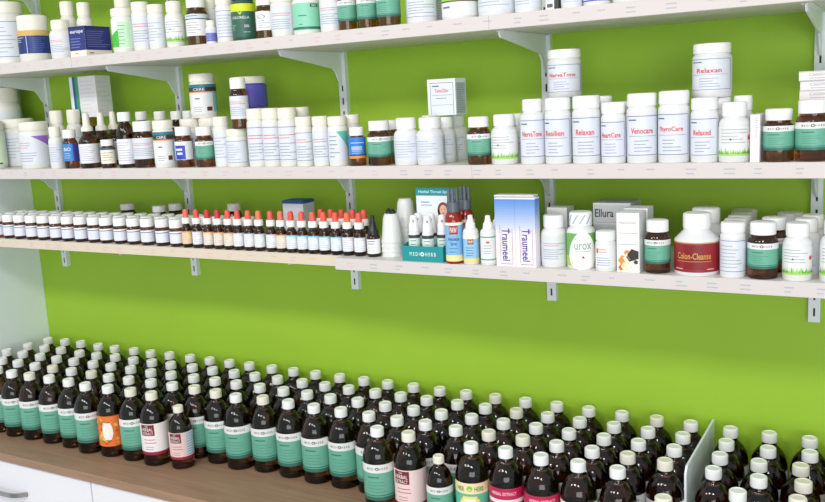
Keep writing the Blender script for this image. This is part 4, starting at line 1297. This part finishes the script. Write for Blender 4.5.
d_plain = lambda f, s, W, H, D, t: f.rect(0, W, H * .9, H, (206, 208, 210))
for k in range(3):
    carton('grey_carton', -.5500, -.4770, -.2010 + .001 * (k % 2), .07, ZD + k * .0375, ZD + k * .0375 + .0370, (188, 192, 194), ['plain grey carton at the bottom of a stack of three', 'plain grey carton in the middle of a stack of three', 'grey carton reading Ellura on top of a stack of three'][k], d_ell if k == 2 else d_plain, group='stacked grey cartons')


def d_flor(f, s, W, H, D, t):
    f.rect(W * .06, W * .94, H * .04, H * .97, (240, 238, 236)); f.text('NeuroCalm', W * .5, H * .84, W * .72, H * .045, (186, 184, 188))
    f.rect(W * .06, W * .94, H * .66, H * .665, (200, 200, 200)); f.rect(W * .06, W * .94, H * .47, H * .475, (200, 200, 200))
    for a, z, r_, c in ((.74, .30, .13, (58, 50, 50)), (.62, .26, .10, (120, 110, 96)), (.30, .20, .12, (232, 150, 60)), (.5, .24, .11, (246, 236, 214)), (.62, .13, .11, (248, 240, 220)), (.38, .10, .10, (240, 226, 190)),
                        (.78, .12, .09, (250, 244, 228)), (.2, .08, .07, (214, 120, 50)), (.52, .17, .035, (230, 170, 50)), (.66, .10, .03, (230, 170, 50)), (.46, .33, .07, (224, 140, 60)), (.84, .18, .05, (70, 60, 58))):
        f.poly([(W * a + W * 1.7 * r_ * math.cos(q * PI / 5) * (1 + .25 * (q % 2)), H * z + W * 1.7 * r_ * math.sin(q * PI / 5) * (1 + .25 * (q % 2))) for q in range(10)], c, .0004 + a * .0003)
    s.rect(0, D, 0, H, (224, 226, 226))


carton('supplement_carton', -.4745, -.4335, -.2990, .045, ZD, ZD + .1075, (238, 238, 236), 'cream carton printed with white and orange flowers', d_flor)
carton('supplement_carton', -.4750, -.4320, -.2500, .04, ZD, ZD + .1095, (226, 230, 230), 'pale carton standing behind the flower printed carton', lambda f, s, W, H, D, t: None)
carton('supplement_carton', -1.338, -1.278, -.150, .045, ZC, ZC + .1010, (216, 222, 226), 'white carton with blue lid behind the red droppers', lambda f, s, W, H, D, t: (t.box(-W / 2 - .0005, W / 2 + .0005, -.0005, D + .0005, H * .93, H + .0006, paper((30, 84, 160)))))
ZA = SHELVES['A'][2]
carton('supplement_carton', -.6120, -.5965, -.262, .06, ZA, ZA + .11, (238, 238, 240), 'thin white carton with black print beside the top shelf gap', lambda f, s, W, H, D, t: [f.rect(W * .15, W * .85, H * (.04 + .12 * q), H * (.10 + .12 * q), (96, 92, 104)) for q in range(8)])
carton('supplement_carton', -.5955, -.5885, -.260, .06, ZA, ZA + .11, (58, 60, 62), 'very thin dark carton beside the black printed one, top shelf', lambda f, s, W, H, D, t: None)

# ------------------------------------------------------------------ the amber bottles on the worktop
SR, SH_ = .0346, .1834


def syrup_body(r, h, m_):
    b = MB()
    b.lathe([(0, 0), (r * .90, 0), (r * .97, .002), (r, .006), (r, h * .635), (r * .985, h * .67), (r * .93, h * .715), (r * .84, h * .755), (r * .71, h * .795), (r * .55, h * .83), (r * .43, h * .853),
             (r * .385, h * .872), (r * .37, h * .905)], m_, 36)
    return b


def syrup_cap(r, h, m_):
    b = MB()
    z0, z1 = h * .896, h
    rc = r * .425
    b.lathe([(0, z0), (rc * .97, z0), (rc, z0 + .001, 1), (rc, z1 - .0045, 1), (rc * .97, z1 - .002), (rc * .86, z1 - .0004), (rc * .72, z1 - .0002), (rc * .68, z1 - .0012), (0, z1 - .0012)], m_, 52, .03)
    return b


_sm = {}


def syrup(x, y, des, label, capm=CAPW, r=SR, h=SH_, group='amber bottles standing on the worktop', rz=None, name='syrup_bottle'):
    t = thing(name, label, 'bottle', (x, y, COUNTER + .0002), (face_cam(x, y) + random.uniform(-.14, .14)) if rz is None else rz, group)
    kb, kc, kl = ('b', r, h), ('c', r, h, capm.name), ('l', r, h, des)
    for key, fn in ((kb, lambda: syrup_body(r, h, AMBER).build('body', t)), (kc, lambda: syrup_cap(r, h, capm).build('cap', t)),
                    (kl, lambda: mk_label(t, des, r, h * .165, h * .605, 215, 4))):
        if key not in _sm:
            _sm[key] = fn()
        else:
            o = _sm[key].copy(); COL.objects.link(o); o.parent = t
    return t


NROW = ['rearmost row against the wall', 'second row from the wall', 'third row from the wall', 'fourth row from the wall', 'fifth row from the wall']
FRONT_ART = {(4, 22): ('fruit', 'amber bottle with orange fruit label and white oval, in the front row'),
             (4, 20): ('extract', 'amber bottle with white label, maroon square and magenta foot'),
             (4, 10): ('extract2', 'amber bottle with pink label and maroon square, right of a teal one'),
             (4, 8): ('yellowherb', 'amber bottle with yellow topped label and round yellow emblem'),
             (4, 7): ('magenta', 'amber bottle with magenta label, left of two'),
             (4, 6): ('magenta2', 'amber bottle with magenta label, right of two'),
             (4, 5): ('cream', 'amber bottle with cream label beside the two magenta ones')}
capr = random.Random(11)
count = 0
for row in range(5):
    if row < 4:
        ks = list(range(30, 2, -1))
    else:
        ks = list(range(28, 19, -1)) + [11, 10, 8, 7, 6, 5, 4]
    n = 0
    for k in ks:
        n += 1
        x, y = SYRUP_AT[(row, k)]
        des = 'medi'
        if (row, k) in FRONT_ART:
            des, lab = FRONT_ART[(row, k)]
        elif row == 4:
            lab = 'teal labelled amber bottle in the front row, ' + (ORD[28 - k] + ' from the left' if k >= 20 else 'left of the pink labelled one' if k == 11 else 'right of the cream labelled one')
        else:
            lab = 'amber bottle with white cap in the ' + NROW[row] + ', ' + ORD[n - 1] + ' from the left'
        warm = capr.random() < (.04 if row < 3 else .25)
        syrup(x, y, des, lab, CAPC if warm else CAPW)
# right of the divider
n = 0
for k in (2, 1, 0, -1):
    for row in range(5):
        if row == 4 and k == 2: continue
        x, y = SYRUP_AT[(row, k)]
        syrup(x, y, 'medi', 'amber bottle right of the divider, ' + ORD[2 - k] + ' column from it, ' + ['at the wall', 'second from the wall', 'third from the wall', 'fourth from the wall', 'fifth from the wall'][row],
              CAPC if (row >= 2 and k <= 0) else CAPW)
syrup(*SYRUP_AT[(5, 3)], 'medi', 'amber bottle in front of the white divider edge', CAPC)
syrup(*SYRUP_AT[(6, 9)], 'medi', 'smaller teal labelled amber bottle between pink and yellow labelled ones', CAPC, .0275, .1500)
syrup(*SYRUP_AT[(6, 19)], 'kuro', 'smaller squarish amber bottle with pink label and maroon square', CAPC, .0290, .1560)

b = MB()
b.prism([(-.004, 0), (-.004, .1795), (-.1340 * S, .1735), (-.1400 * S, .1600), (-.1400 * S, 0)], 'x', -.0022, .0022, PANEL)
o = b.build('divider_panel', None, False, .0006)
o.location = (-.1962 * S, 0, COUNTER + .0002)
tag(o, 'thin white divider panel standing between the amber bottles', 'divider')
